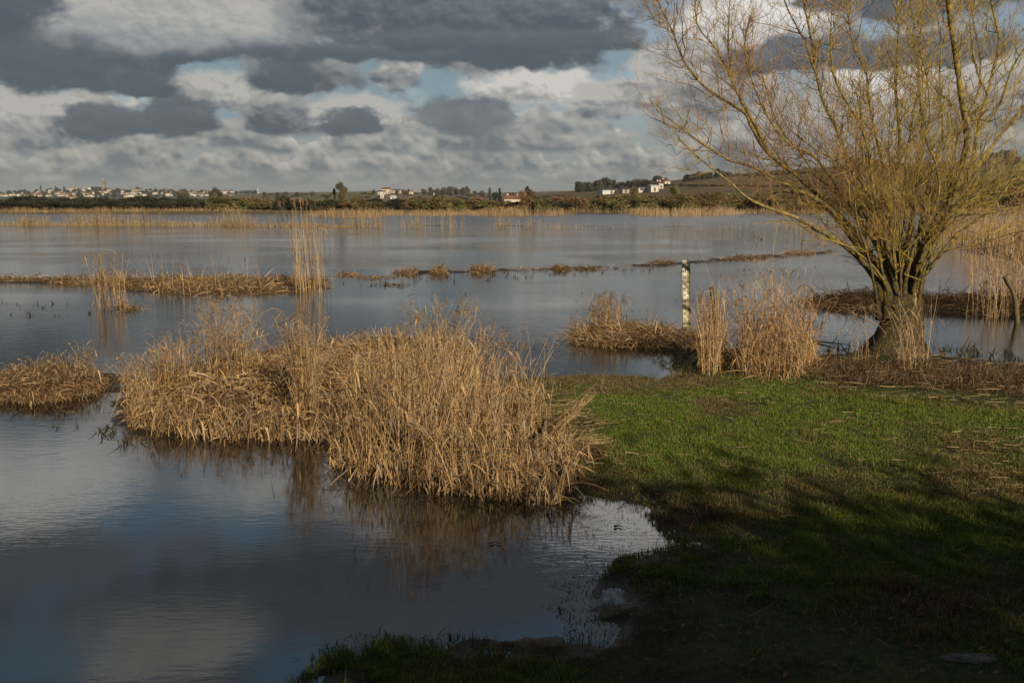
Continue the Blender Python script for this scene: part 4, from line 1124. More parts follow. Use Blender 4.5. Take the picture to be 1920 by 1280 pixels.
for li, (pts_, dz_, r0, r1) in enumerate(LIMBS):
    pts_ = list(pts_)
    if pts_[0][1] > 1300:                                   # root every limb down inside the head
        pts_[0] = (1302 + (pts_[0][0] - 1296) * 1.6, max(pts_[0][1], 1435)); pts_.insert(0, (1302 + (pts_[0][0] - 1302) * .8, 1590))
    n = len(pts_)
    s0 = 0.0 if pts_[0][1] > 1300 else 0.4
    W3 = []
    for j, (a_, b_) in enumerate(pts_):
        px, py = cx(a_, b_)
        f = j / (n - 1)
        W3.append(at(px, py, TY + dz_ * (s0 + (1 - s0) * f) * 1.1 + (0.10 * math.sin(li * 2.3) * (1 - f))))
    Pl = crom(W3, max(16, n * 4))
    m_ = len(Pl)
    Ls = np.linalg.norm(np.diff(Pl, axis=0), axis=1).sum()
    Pl[1:] += np.cumsum(rng.normal(0, .004, (m_ - 1, 3)), axis=0) * np.array([1, 1, .5])
    tt = np.linspace(0, 1, m_)
    rr = (r0 + (r1 - r0) * tt ** 0.8) * (1 + (1.25 if r0 > .03 else 1.8) * np.exp(-tt * 8) * (pts_[0][1] > 1300)) * (1 + .06 * rng.normal(0, 1, m_))
    k = 10 if r0 > .03 else 7
    V, Qf = tubes(Pl[None], rr[None], k)
    lo_ = empty if False else None
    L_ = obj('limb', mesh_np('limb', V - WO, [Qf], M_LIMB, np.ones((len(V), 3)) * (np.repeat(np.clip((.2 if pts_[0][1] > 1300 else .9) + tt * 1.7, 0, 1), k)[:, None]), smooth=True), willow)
    # lichened side branches
    T = unit(np.gradient(Pl, axis=0))
    n2 = int(Ls * (4.5 if li in (0, 19, 29) else 11.5 if r0 > .025 else 8))
    i2 = (rng.beta(2.0, 1.0, n2) * (m_ - 1)).astype(int); i2 = np.clip(i2, int(m_ * (.24 + .1 * rng.random())), m_ - 1)
    f2 = i2 / (m_ - 1)
    L2 = rng.uniform(.15, 1.0, n2)  * (1.05 - .45 * f2) * (0.6 + 1.0 * min(1, r0 / .04))
    R2 = np.minimum(rng.uniform(.0035, .0085, n2), rr[i2] * .8)
    P2, RR2 = grow(Pl[i2], T[i2], L2, R2, .10, .20, 7, spread=.85)
    acc = Acc()
    V, Qf = tubes(P2, RR2, 4); acc.add(V - WO, [Qf], np.repeat(twig_cols(n2, .12), 28, axis=0))
    # twigs on them
    T2 = unit(np.gradient(P2, axis=1))
    n3 = int(n2 * (9 if r0 > .025 else 6))
    a3 = rng.integers(0, n2, n3); b3 = rng.integers(1, 7, n3)
    red = .2 + .50 * (Pl[-1, 0] < 4.3)
    P3, RR3 = grow(P2[a3, b3], T2[a3, b3], rng.uniform(.10, .50, n3) * np.clip(L2[a3] * 1.5, .4, 1), rng.uniform(.0013, .0028, n3), .15, .18, 5, spread=.8)
    V, Qf = tubes(P3, RR3, 3); acc.add(V - WO, [Qf], np.repeat(twig_cols(n3, red), 15, axis=0))
    n4 = int(n3 * 1.6)
    a4 = rng.integers(0, n3, n4); b4 = rng.integers(1, 5, n4)
    T3 = unit(np.gradient(P3, axis=1))
    P4, RR4 = grow(P3[a4, b4], T3[a4, b4], rng.uniform(.05, .2, n4), rng.uniform(.0009, .0016, n4), .2, .15, 3)
    V, Qf = tubes(P4, RR4, 3); acc.add(V - WO, [Qf], np.repeat(twig_cols(n4, red), 9, axis=0))
    tw = obj('twigs', acc.mesh('twigs', M_TWIG), L_)

# ------------------------------------------------------------------ hills
def hill_mesh(name, prof, d0, d1, y_foot, mat, back=600, cols=120, rows=26, px_rng=None):
    """terrain rising from depth d0 (height 0.4) to a ridge at depth d1 whose skyline follows prof [(px, py)]"""
    pxs = np.array([q[0] for q in prof], float); pys = np.array([q[1] for q in prof], float)
    xs = np.linspace(pxs[0], pxs[-1], cols)
    ry = np.interp(xs, pxs, pys)
    V = []
    t = np.concatenate([np.linspace(0, 1, rows), 1 + np.linspace(.1, 1, 6)])
    grid = np.zeros((len(t), cols, 3))
    for i, tt in enumerate(t):
        d = d0 + (d1 - d0) * min(tt, 1) + back * max(0, tt - 1)
        for j, px in enumerate(xs):
            zr = at(px, ry[j], d1)[2]
            x = (px - 960) / F * d / CP
            z = 0.3 + (zr - 0.3) * (min(tt, 1) ** 1.15) * (1 - 0.9 * max(0, tt - 1))
            z += (mnoise.noise(Vector((x * .006, d * .006, 0))) * zr * .06) * min(1, (1 - abs(min(tt, 1) * 2 - 1)) * 2)
            grid[i, j] = (x, d, z)
    idx = np.arange(grid.shape[0] * cols).reshape(grid.shape[0], cols)
    Q_ = np.stack([idx[:-1, :-1], idx[:-1, 1:], idx[1:, 1:], idx[1:, :-1]], -1).reshape(-1, 4)
    o = obj(name, mesh_np(name, grid.reshape(-1, 3), [Q_], mat, smooth=True)); meta(o, kind='structure')
    def hz(px, py):
        """point of this terrain seen at a pixel (front face)"""
        j = int(np.clip(np.searchsorted(xs, px), 0, cols - 1))
        col_ = grid[:rows, j]
        sy = []
        for q in col_:
            v = q - np.array([0, 0, EYE]); b = v[2]; yy = v[1] * CP - v[2] * SP
            up_ = v[1] * SP + v[2] * CP
            sy.append(H0 / 2 - F * up_ / yy)
        sy = np.array(sy)
        k = np.where((sy[:-1] >= py) & (sy[1:] < py))[0]
        if len(k) == 0: i = rows - 1 if py < sy.min() else 0; return col_[i].copy() * [0, 1, 1] + [at(px, py, col_[i][1])[0], 0, 0]
        k = k[0]; f = (sy[k] - py) / (sy[k] - sy[k + 1])
        q = col_[k] * (1 - f) + col_[k + 1] * f
        return np.array([at(px, py, q[1])[0], q[1], q[2]])
    return o, hz

def field_mat(name, a, b_, c, s):
    m, b, p, out = material(name)
    ps = pos(b)
    n = b.noise(b.v('MULTIPLY', ps, (1.0, .45, 0.0)), s, 2.0, .4)
    n2 = b.noise(ps, s * 14, 3.0, .6)
    k = b.mix(b.rng(n, .42, .46), a, b_)
    k = b.mix(b.rng(n, .56, .60), k, c)
    k = b.mix(b.m('MULTIPLY', b.rng(n2, .35, .7), .45), k, tuple(q * .5 for q in a))
    b.put(p.inputs['Base Color'], k); p.inputs['Roughness'].default_value = .95
    p.inputs['Specular IOR Level'].default_value = .05
    return m
M_HILLR = field_mat('hill_fields', (0.15, 0.115, 0.07), (0.125, 0.105, 0.06), (0.10, 0.115, 0.05), .006)
M_HILLM = field_mat('far_hill_fields', (0.15, 0.135, 0.095), (0.18, 0.14, 0.105), (0.11, 0.13, 0.075), .008)
M_HILLT = field_mat('town_hill_fields', (0.085, 0.10, 0.075), (0.10, 0.105, 0.08), (0.07, 0.085, 0.065), .004)

_, hz_far = hill_mesh('hill', [(-300, 372), (-60, 366), (60, 362), (130, 357), (190, 354), (260, 356), (340, 362), (450, 364), (600, 363), (800, 364), (1000, 360), (1300, 362)], 1500, 2600, 0, M_HILLT)
_, hz_mid = hill_mesh('hill', [(380, 372), (440, 367), (520, 361), (640, 360), (720, 358), (800, 361), (900, 362), (960, 361), (1050, 358), (1130, 357), (1300, 360)], 620, 1300, 0, M_HILLM)
_, hz_rt = hill_mesh('hill', [(940, 377), (1000, 366), (1075, 357), (1150, 351), (1200, 345), (1250, 339), (1310, 330), (1400, 323), (1500, 315), (1600, 309), (1700, 305), (1800, 303), (1930, 300), (2300, 290), (3200, 280)], 300, 820, 0, M_HILLR, cols=200)

# ------------------------------------------------------------------ bushes and trees of the far shore
M_FOL = blade_mat('far_twigs', 0.9, 0.1, 0.05, 1.5)
M_FTRUNK = plain_mat('far_trunk', (0.10, 0.085, 0.06), 0.9)
def crown_mesh(name, n, cols, shape='round', seed=0, sz=.05, shoots=.35):
    """unit-size crown (height 1, width 1): many small twig slivers in clumps"""
    g = np.random.default_rng(seed)
    nl = 16
    cen = g.normal(0, 1, (nl, 3)); cen = unit(cen) * g.uniform(.1, .36, (nl, 1))
    cen[:, 2] = cen[:, 2] * 0.95 + .56
    rad = g.uniform(.12, .24, nl)
    if shape == 'tall': cen[:, :2] *= .55; cen[:, 2] = g.uniform(.2, .92, nl); rad = g.uniform(.08, .18, nl)
    if shape == 'cone': cen[:, 2] = g.uniform(.12, .9, nl); cen[:, :2] = g.normal(0, .12, (nl, 2)) * (1.05 - cen[:, 2:3]); rad = .26 * (1.05 - cen[:, 2]) + .03
    if shape == 'bush': cen[:, 2] = g.uniform(.12, .75, nl); cen[:, :2] *= 1.15; rad = g.uniform(.16, .26, nl)
    if shape == 'bare': rad = g.uniform(.16, .26, nl)
    k = g.integers(0, nl, n)
    d = unit(g.normal(0, 1, (n, 3))) * (g.random((n, 1)) ** .45)
    Pc = cen[k] + d * rad[k][:, None]
    Pc[:, 2] = np.maximum(Pc[:, 2], .01)
    up_ = g.normal(0, 1, (n, 3)); up_[:, 2] = np.abs(up_[:, 2]) + (1.0 if shape in ('bare', 'bush') else 0); up_ = unit(up_)
    L = g.uniform(.4, 1.6, (n, 1)) * sz
    wd = unit(g.normal(0, 1, (n, 3))) * L * (.16 if shape == 'bare' else .4)
    t = np.linspace(-.5, .5, 2)
    P_ = Pc[:, None, :] + up_[:, None, :] * (L[:, None, :] * t[None, :, None])
    V, Qf = ribbons(P_, np.stack([wd, wd * .4], 1))
    shade = g.uniform(.5, 1.35, (nl, 1))[k]
    ci = g.integers(0, len(cols), nl)[k]
    c = np.array(cols)[ci] * shade * g.uniform(.6, 1.35, (n, 1))
    acc = Acc(); acc.add(V, [Qf], np.repeat(c, 4, axis=0))
    return acc.mesh(name, M_FOL)
def trunk_mesh(name, seed, h=.55, r=.018, nb=9):
    g = np.random.default_rng(seed)
    P_ = []; RR = []
    t = np.linspace(0, 1, 6)
    P_.append(np.stack([np.cumsum(g.normal(0, .006, 6)), np.cumsum(g.normal(0, .006, 6)), -.02 + t * (h + .3)], 1)); RR.append(r * (1 - .75 * t))
    for _ in range(nb):
        a = g.uniform(0, 6.28); z0 = g.uniform(.15, h); l = g.uniform(.2, .45)
        P_.append(np.stack([np.cos(a) * l * .7 * t, np.sin(a) * l * .7 * t, z0 + l * t ** 1.2], 1)); RR.append(r * .5 * (1 - .8 * t))
    V, Qf = tubes(np.array(P_), np.array(RR), 5)
    acc = Acc(); acc.add(V, [Qf]); return acc.mesh(name, M_FTRUNK)

OL = [(0.17, 0.15, 0.06), (0.13, 0.13, 0.05), (0.20, 0.155, 0.075)]
DKC = [(0.055, 0.055, 0.036), (0.065, 0.06, 0.038), (0.045, 0.052, 0.034)]
BRN = [(0.18, 0.12, 0.065), (0.15, 0.11, 0.065), (0.20, 0.125, 0.06)]
GRY = [(0.12, 0.105, 0.085), (0.10, 0.09, 0.075), (0.14, 0.11, 0.08)]
EVG = [(0.032, 0.05, 0.034), (0.04, 0.06, 0.036)]
PROTO = {}
def proto(kind, v):
    key = (kind, v)
    if key not in PROTO:
        spec = {'ridge_tree': (GRY + DKC, 'bush', 3000, .07), 'dark_bush': (DKC, 'bush', 5200, .06), 'olive_bush': (OL, 'bush', 5200, .06), 'brown_bush': (BRN, 'bush', 5200, .06), 'bare_tree': (GRY, 'bare', 6500, .06),
                'conifer': (EVG, 'cone', 3500, .06), 'dark_tree': (EVG + DKC, 'round', 4200, .06), 'olive_tree': (OL, 'tall', 6500, .05), 'town_tree': (EVG + DKC, 'round', 1200, .10), 'town_conifer': (EVG, 'cone', 900, .10), 'ivy_tree': (OL + GRY, 'tall', 5000, .04)}[kind]
        PROTO[key] = (crown_mesh('crown', spec[2], spec[0], spec[1], hash_(kind) + v, spec[3]), trunk_mesh('trunk', v + 50, nb=14 if kind in ('bare_tree', 'olive_tree', 'ivy_tree') else 7))
    return PROTO[key]
def hash_(s): return sum(ord(c_) * (i + 1) for i, c_ in enumerate(s))
cnt = [0]
def plant(name, kind, p_, h, w, label, cat, group=None):
    cnt[0] += 1
    cr, tr = proto(kind, cnt[0] % 3)
    o = empty(name, p_, random.uniform(0, 6.28)); meta(o, label, cat, group)
    a = obj('crown', cr, o); a.scale = (w, w, h)
    b_ = obj('trunk', tr, o); b_.scale = (h, h, h) if w > h * .6 else (w, w, h)
    return o
def px_h(p_, npx): return npx * p_[1] / F

def shore_z(x, y): return float(gz(np.array([x]), np.array([y]))[0])
def stand(name, kind, px, Y, hpx, wpx, label, cat, group=None):
    """a plant on flat ground at depth Y whose top is hpx above y=396 line"""
    x = at(px, 390, Y)[0]
    z = max(shore_z(x, Y), 0.0)
    top = at(px, hpx, Y)[2]
    return plant(name, kind, (x, Y, z), (top - z), wpx * Y / F, label, cat, group)

# dark thicket below the village: individual bushes, all alike
GT = 'dark bushes of the thicket below the village'
x_ = -60
while x_ < 480:
    for k_ in range(2):
        Y_ = 184 + k_ * 12 + random.uniform(-3, 3)
        stand('bush', 'dark_bush', x_ + random.uniform(-8, 8), Y_, 368 + random.uniform(-3.5, 5) + (k_ == 0) * 7 + max(0, (x_ - 330) / 22), random.uniform(38, 60), 'dark leafless bush in the thicket ' + ('below the left end of the village' if x_ < 90 else 'below the left half of the village' if x_ < 150 else 'directly below the church' if x_ < 225 else 'below the houses right of the church' if x_ < 345 else 'below the right end of the village'), 'bush', GT)
    x_ += 14
for (px_, t_, w_, k_, lb) in ((407, 364, 62, 'olive_bush', 'rounded dark olive bush standing at the water below the long white building'),
                              (532, 365, 50, 'dark_bush', 'rounded dark bush halfway between the village and the ivy clad tree'),
                              (577, 370, 36, 'dark_bush', 'small dark bush just left of the golden reed bed'),
                              (615, 372, 40, 'dark_bush', 'low dark bush at the foot of the ivy clad tree'),
                              (672, 366, 46, 'olive_bush', 'olive bush just right of the ivy clad tree'),
                              (735, 370, 40, 'dark_bush', 'dark bush left of the white slanting branch'),
                              (790, 366, 50, 'olive_bush', 'olive willow bush in the gap between the golden reed beds'),
                              (825, 364, 48, 'olive_bush', 'taller olive willow bush right of the gap between the reed beds'),
                              (858, 370, 36, 'olive_bush', 'low olive bush left of the white farmhouse'),
                              (985, 352, 38, 'brown_bush', 'brown thin topped tree just right of the white farmhouse'),
                              (1015, 370, 44, 'olive_bush', 'green tinted bush right of the white farmhouse')):
    stand('bush', k_, px_, 172 + random.uniform(0, 5), t_, w_, lb, 'bush')
GO = 'mixed bushes along the far shore'
x_ = 440
while x_ < 1990:
    for k_ in range(2):
        Y_ = 182 + k_ * 14 + random.uniform(-5, 5)
        top = 375 + random.uniform(-4, 4) - k_ * 2 - (x_ > 1040) * 7 - (x_ > 1250) * 4 - (x_ > 1750) * 25
        kd = random.choice(['olive_bush', 'olive_bush', 'dark_bush', 'brown_bush'] if x_ < 1040 else ['olive_bush', 'brown_bush', 'olive_bush'])
        lab = {'olive_bush': 'olive green leafless bush in the hedge along the far shore', 'dark_bush': 'dark leafless bush in the hedge along the far shore', 'brown_bush': 'rusty brown leafless bush in the hedge along the far shore'}[kd]
        zn = 'left of the tallest bare tree' if x_ < 620 else 'between tallest bare tree and white farmhouse' if x_ < 940 else 'right of the white farmhouse' if x_ < 1110 else 'below the hill farm' if x_ < 1300 else 'seen through the willow limbs'
        stand('bush', kd, x_ + random.uniform(-10, 10), Y_, top, random.uniform(42, 76), lab.replace(' in the hedge along the far shore', ', far shore, ') + zn, 'bush', GO)
    x_ += 26
stand('tree', 'ivy_tree', 641, 178, 343, 40, 'tallest bare tree on the far shore, dark ivy on its left side', 'tree')
o_ = stand('tree', 'ivy_tree', 628, 180, 352, 14, 'slim ivy clad stem beside the tallest bare tree', 'tree')
stand('tree', 'olive_tree', 1265, 190, 352, 42, 'pale olive tree on the shore below the white barn', 'tree')
stand('tree', 'olive_tree', 1190, 188, 348, 26, 'thin olive tree on the shore between the shed and the white barn', 'tree')
stand('tree', 'bare_tree', 403, 420, 350, 30, 'spreading bare tree in front of the long white village building', 'tree')
stand('tree', 'bare_tree', 345, 420, 354, 26, 'grey bare tree left of the long white village building', 'tree')
for (px_, t_, w_, k_, Y_, lb) in ((937, 351, 16, 'conifer', 560, 'dark conifer touching the left end of the white farmhouse'), (928, 358, 16, 'dark_tree', 565, 'dark round tree left of the white farmhouse'),
                                  (990, 350, 18, 'dark_tree', 560, 'dark ragged tree at the right end of the white farmhouse'), (918, 352, 10, 'bare_tree', 700, 'thin grey tree behind the red roofed bungalow')):
    stand('tree', k_, px_, Y_, t_, w_, lb, 'tree')
def on_hill(name, kind, hz, px, py, hpx, wpx, label, cat, group=None):
    q = hz(px, py)
    return plant(name, kind, q - np.array([0, 0, .3]), px_h(q, hpx) + .3, px_h(q, wpx), label, cat, group)
G1 = 'grey bare trees in the copse on the hill'
for (px_, py_, h_, w_) in ((1086, 357, 19, 20), (1100, 355, 15, 16), (1110, 355, 17, 16), (1122, 354, 19, 18), (1133, 352, 20, 20), (1144, 352, 17, 16), (1150, 350, 14, 14)):
    on_hill('tree', 'ridge_tree', hz_rt, px_, py_ + 3, h_ + 2, w_ * 1.3, 'grey leafless tree in the copse on the hill left of the white barn', 'tree', G1)
G2 = 'dark trees on the right hand ridge'
for (px_, py_, h_, w_) in ((1160, 348, 7, 12), (1170, 347, 8, 14), (1179, 346, 10, 12), (1195, 345, 12, 16), (1206, 344, 11, 14), (1216, 343, 7, 12), (1232, 340, 14, 17), (1243, 339, 8, 12), (1290, 334, 10, 14), (1302, 332, 9, 14), (1316, 330, 12, 14), (1330, 329, 9, 16), (1344, 328, 16, 10), (1362, 326, 8, 16), (1600, 310, 20, 24), (1618, 309, 22, 22), (1640, 308, 14, 20), (1860, 303, 22, 26), (1890, 302, 26, 30)):
    on_hill('tree', 'ridge_tree', hz_rt, px_, py_ + 5, h_ * .8 + 5, w_ * 1.5, 'dark leafless tree on the skyline ' + ('between the copse and the hill farm' if px_ < 1225 else 'just above the hill farm' if px_ < 1260 else 'right of the hill farm' if px_ < 1400 else 'behind the middle of the willow' if px_ < 1700 else 'at the right edge behind the willow'), 'tree', G2)
G3 = 'hedgerow bushes across the hill'
for (xa, ya, xb, yb, st) in ((1250, 348, 1500, 350, 9), (1480, 352, 1660, 356, 11), (1380, 330, 1560, 322, 12), (1650, 345, 1920, 340, 12), (1000, 372, 1075, 366, 14)):
    st *= 1.6; n_ = int((xb - xa) / st)
    for i_ in range(n_):
        f_ = i_ / n_
        on_hill('bush', 'olive_bush' if i_ % 3 else 'dark_bush', hz_rt, xa + (xb - xa) * f_ + random.uniform(-3, 3), ya + (yb - ya) * f_, random.uniform(2.5, 5), random.uniform(16, 26), 'bush in a hedgerow crossing the right hand hill', 'bush', G3)
G4 = 'grey tree clumps on the middle skyline'
for (px_, py_, h_, w_) in ((795, 362, 9, 16), (808, 362, 11, 18), (820, 362, 10, 16), (832, 363, 13, 18), (845, 363, 14, 20), (856, 363, 13, 18), (868, 364, 14, 16), (876, 364, 15, 14), (757, 362, 9, 10), (764, 363, 10, 10), (745, 362, 8, 10), (700, 360, 6, 9), (903, 364, 8, 12), (890, 364, 7, 12), (535, 364, 6, 16), (560, 364, 5, 18), (495, 364, 5, 14), (520, 364, 5, 12), (585, 363, 5, 14)):
    on_hill('tree', 'bare_tree', hz_mid, px_, py_ + 6, h_ + 5, w_, 'grey leafless tree on the middle skyline ' + ('left of the tallest bare tree' if px_ < 640 else 'between the skyline houses and the clumps' if px_ < 780 else 'in the clumps left of the white farmhouse'), 'tree', G4)
G6 = 'small bushes dotted over the middle hill'
for i_ in range(48):
    px_ = random.uniform(430, 1100); py_ = random.uniform(364, 376)
    on_hill('bush', random.choice(['olive_bush', 'dark_bush', 'brown_bush']), hz_mid, px_, py_, random.uniform(2.5, 5), random.uniform(8, 20), 'small bush on the middle hill ' + ('between the village and the tallest bare tree' if px_ < 640 else 'around the skyline houses' if px_ < 780 else 'below the grey tree clumps' if px_ < 930 else 'right of the white farmhouse'), 'bush', G6)
G5 = 'dark trees among the village houses'
for i_ in range(210):
    px_ = random.uniform(-20, 480)
    py_ = random.uniform(358, 371) if px_ > 20 else random.uniform(360, 368)
    kd = 'town_conifer' if random.random() < .12 else 'town_tree'
    on_hill('tree', kd, hz_far, px_, py_, random.uniform(4, 8), random.uniform(7, 13), ('dark tree ' if kd == 'town_tree' else 'dark pointed conifer ') + ('among the houses at the far left' if px_ < 60 else 'among the houses left of the church' if px_ < 160 else 'around the foot of the church' if px_ < 215 else 'among the houses just right of the church' if px_ < 300 else 'among the right part of the village' if px_ < 400 else 'around the long white village building'), 'tree', G5)
for (px_, py_, h_, w_, lb) in ((77, 362, 16, 6, 'tallest pointed conifer left of the village'), (105, 362, 14, 6, 'pointed conifer left of the church, between two others'), (121, 362, 13, 10, 'broad dark conifer nearest the church on its left')):
    on_hill('tree', 'town_conifer', hz_far, px_, py_, h_, w_, lb, 'tree')

# ------------------------------------------------------------------ buildings
M_WALL = plain_mat('white_render', (0.66, 0.62, 0.54), 0.85, .06, .3)
M_WALLG = plain_mat('grey_render', (0.42, 0.40, 0.36), 0.85, .1, .3)
M_CREAM = plain_mat('cream_render', (0.62, 0.54, 0.42), 0.85, .1, .3)
M_ROOF = plain_mat('clay_tiles', (0.24, 0.115, 0.08), 0.85, .25, .8)
M_SLATE = plain_mat('slate', (0.05, 0.05, 0.055), 0.6, .2, .8)
M_PALE = plain_mat('pale_sheet', (0.60, 0.62, 0.62), 0.5, .1, .3)
M_STONE = plain_mat('church_stone', (0.30, 0.27, 0.22), 0.9, .15, .2)
M_DARKG = plain_mat('dark_opening', (0.03, 0.03, 0.035), 0.3, .1, 1.0)
M_SHUT = plain_mat('wood_shutter', (0.14, 0.10, 0.07), 0.7, .1, 1.0)

def gable_roof(acc, w, d, h0, hr, ov=.35, th=.18):
    x, y = w / 2 + ov, d / 2 + ov
    v = []
    for dz in (0, th):
        v += [(-x, -y, h0 + dz - .1), (x, -y, h0 + dz - .1), (x, 0, h0 + hr + dz), (-x, 0, h0 + hr + dz), (-x, y, h0 + dz - .1), (x, y, h0 + dz - .1)]
    f = [(6, 7, 8, 9), (9, 8, 11, 10), (0, 3, 2, 1), (3, 4, 5, 2), (0, 1, 7, 6), (4, 10, 11, 5), (0, 6, 9, 3), (3, 9, 10, 4), (1, 2, 8, 7), (2, 5, 11, 8)]
    acc.add(v, [np.array(f)])
def gable_wall(acc, w, d, h0, hr):
    x, y = w / 2, d / 2
    v = [(-x, -y, -1.5), (x, -y, -1.5), (x, y, -1.5), (-x, y, -1.5), (-x, -y, h0), (x, -y, h0), (x, y, h0), (-x, y, h0), (-x, 0, h0 + hr), (x, 0, h0 + hr)]
    acc.add(v, [np.array([(0, 1, 5, 4), (2, 3, 7, 6), (4, 5, 9, 8), (7, 8, 9, 6)]), np.array([(1, 2, 6), (1, 6, 5), (3, 0, 4), (3, 4, 7), (5, 6, 9), (4, 8, 7)])])
def house(name, p_, w, d, h, hr, rz, label, cat, group=None, wall=None, roof=None, chim=1, win=True, door=True):
    o = empty(name, p_, rz); meta(o, label, cat, group)
    a = Acc(); gable_wall(a, w, d, h, hr); obj('wall', a.mesh('wall', wall or M_WALL), o)
    a = Acc(); gable_roof(a, w, d, h, hr); ro = obj('roof', a.mesh('roof', roof or M_ROOF), o)
    for i in range(chim):
        a = Acc(); box(a, ((-.36 + .6 * i) * w, 0, h + hr + .3), (.8, .6, 1.4)); obj('chimney', a.mesh('chimney', wall or M_WALL), ro)
    if win:
        n_ = max(1, int(w / 3.2))
        for fl in range(max(1, int(h / 2.7))):
            for i in range(n_):
                if door and fl == 0 and i == n_ // 2: continue
                a = Acc(); box(a, (-w / 2 + w * (i + .5) / n_, -d / 2 - .01, 1.3 + fl * 2.7), (1.0, .12, 1.2)); wn = obj('window', a.mesh('window', M_DARKG), o)
                for sx in (-.8, .8):
                    a = Acc(); box(a, (-w / 2 + w * (i + .5) / n_ + sx, -d / 2 - .03, 1.3 + fl * 2.7), (.5, .06, 1.25))
                    obj('shutter', a.mesh('shutter', M_SHUT), wn)
    if door:
        n_ = max(1, int(w / 3.2))
        a = Acc(); box(a, (-w / 2 + w * (n_ // 2 + .5) / n_, -d / 2 - .01, 1.0), (1.1, .14, 2.1)); obj('door', a.mesh('door', M_SHUT), o)
    return o

# village houses
GV = 'small white houses of the village'
vil = []
for (x0, x1, ya, yb, n_) in ((-10, 45, 366, 369, 12), (45, 95, 362, 371, 22), (95, 150, 362, 368, 14), (120, 150, 366, 374, 8), (150, 215, 356, 366, 30), (160, 180, 366, 372, 5), (225, 275, 359, 371, 22), (300, 345, 361, 370, 12), (355, 380, 362, 370, 10), (375, 405, 361, 369, 10), (0, 440, 364, 369, 16)):
    for _ in range(n_): vil.append((random.uniform(x0, x1), random.uniform(ya, yb)))
for (px_, py_) in vil:
    if 163 < px_ < 192 and py_ < 362: continue
    q = hz_far(px_, py_)
    s_ = random.random()
    lab = 'small white village house with a clay tiled roof' if s_ < .8 else 'small cream village house with a clay tiled roof'
    lab += ' ' + ('at the far left' if px_ < 45 else 'left of the church' if px_ < 160 else 'around the foot of the church' if px_ < 215 else 'just right of the church' if px_ < 290 else 'in the right part of the village')
    house('house', q, random.uniform(6, 13), random.uniform(6, 9), random.uniform(2.6, 5.2), random.uniform(1.2, 2.0), random.uniform(-.7, .9), lab, 'house', GV, wall=M_WALL if s_ < .8 else M_CREAM, chim=0, win=False, door=False)
for (px_, py_, w_, h_, lb) in ((425, 364, 27, 7.5, 'long white building with red roof at the right end of the village'), (385, 362, 12, 7, 'tall white house just left of the long white village building'),
                               (96, 363, 6, 9, 'tall narrow white house above the left part of the village'), (138, 359, 13, 9, 'pink gabled house left of the church'), (262, 361, 15, 6.5, 'wide white house on the skyline right of the church')):
    q = hz_far(px_, py_); house('house', q, px_h(q, w_), 12, h_, 2.6, -.1, lb, 'house', None, chim=2)
# church
q = hz_far(177, 357)
ch = empty('church', q, 0.0); meta(ch, 'church with white gable and tall stone tower on the village hill', 'church')
k_ = q[1] / F
a = Acc(); v0 = len(a.V)
a2 = Acc(); gable_wall(a2, 24 * k_, 13 * k_, 2.6 * k_, 3.6 * k_); w_ = obj('nave', a2.mesh('nave', M_WALL), ch); w_.location = (6 * k_, 4, 0)
a2 = Acc(); gable_roof(a2, 24 * k_, 13 * k_, 2.6 * k_, 3.6 * k_, .5, .4); w_ = obj('roof', a2.mesh('roof', M_SLATE), ch); w_.location = (6 * k_, 4, 0)
a2 = Acc(); gable_wall(a2, 12 * k_, 12 * k_, 1.6 * k_, 5.0 * k_); w_ = obj('transept', a2.mesh('transept', M_WALL), ch); w_.rotation_euler = (0, 0, math.pi / 2); w_.location = (-5 * k_, -4, 0)
a2 = Acc(); gable_roof(a2, 12 * k_, 12 * k_, 1.6 * k_, 5.0 * k_, .5, .4); w_ = obj('transept_roof', a2.mesh('transept_roof', M_SLATE), ch); w_.rotation_euler = (0, 0, math.pi / 2); w_.location = (-5 * k_, -3.2, 0)
a2 = Acc(); box(a2, (18.5 * k_, 0, 8 * k_), (5.2 * k_, 5.2 * k_, 18 * k_)); box(a2, (18.5 * k_, 0, 17.3 * k_), (5.7 * k_, 5.7 * k_, .7 * k_))
tw_ = obj('tower', a2.mesh('tower', M_STONE), ch)
for dx_ in (-1.2, 1.2):
    a2 = Acc(); box(a2, ((18.5 + dx_) * k_, -2.62 * k_, 14.5 * k_), (1.1 * k_, .1 * k_, 3 * k_)); obj('louvre', a2.mesh('louvre', M_DARKG), tw_)
a2 = Acc()
ring = [(18.5 * k_ + math.cos(i * math.pi / 4) * 2.1 * k_, math.sin(i * math.pi / 4) * 2.1 * k_, 17.6 * k_) for i in range(8)] + [(18.5 * k_, 0, 26 * k_)]
a2.add(ring, [np.array([(i, (i + 1) % 8, 8) for i in range(8)])]); obj('spire', a2.mesh('spire', M_STONE), ch)
# water tower on the far skyline
q = hz_mid(484, 364)
wtw = empty('water_tower', q); meta(wtw, 'thin white tower on the far skyline right of the village', 'tower')
kk = q[1] / F
a2 = Acc(); t_ = np.linspace(0, 1, 8)
V, Qf = tubes(np.stack([0 * t_, 0 * t_, (-2 + 12 * t_) * kk], 1)[None], (np.array([.8, .75, .7, .7, .7, .75, 1.0, .9]) * kk)[None], 12); a2.add(V, [Qf]); obj('shaft', a2.mesh('shaft', M_WALL), wtw)
a2 = Acc(); V, Qf = tubes(np.stack([0 * t_, 0 * t_, (9.9 + .6 * t_) * kk], 1)[None], (np.linspace(.9, .05, 8) * kk)[None], 12); a2.add(V, [Qf]); obj('cap', a2.mesh('cap', M_WALL), wtw)

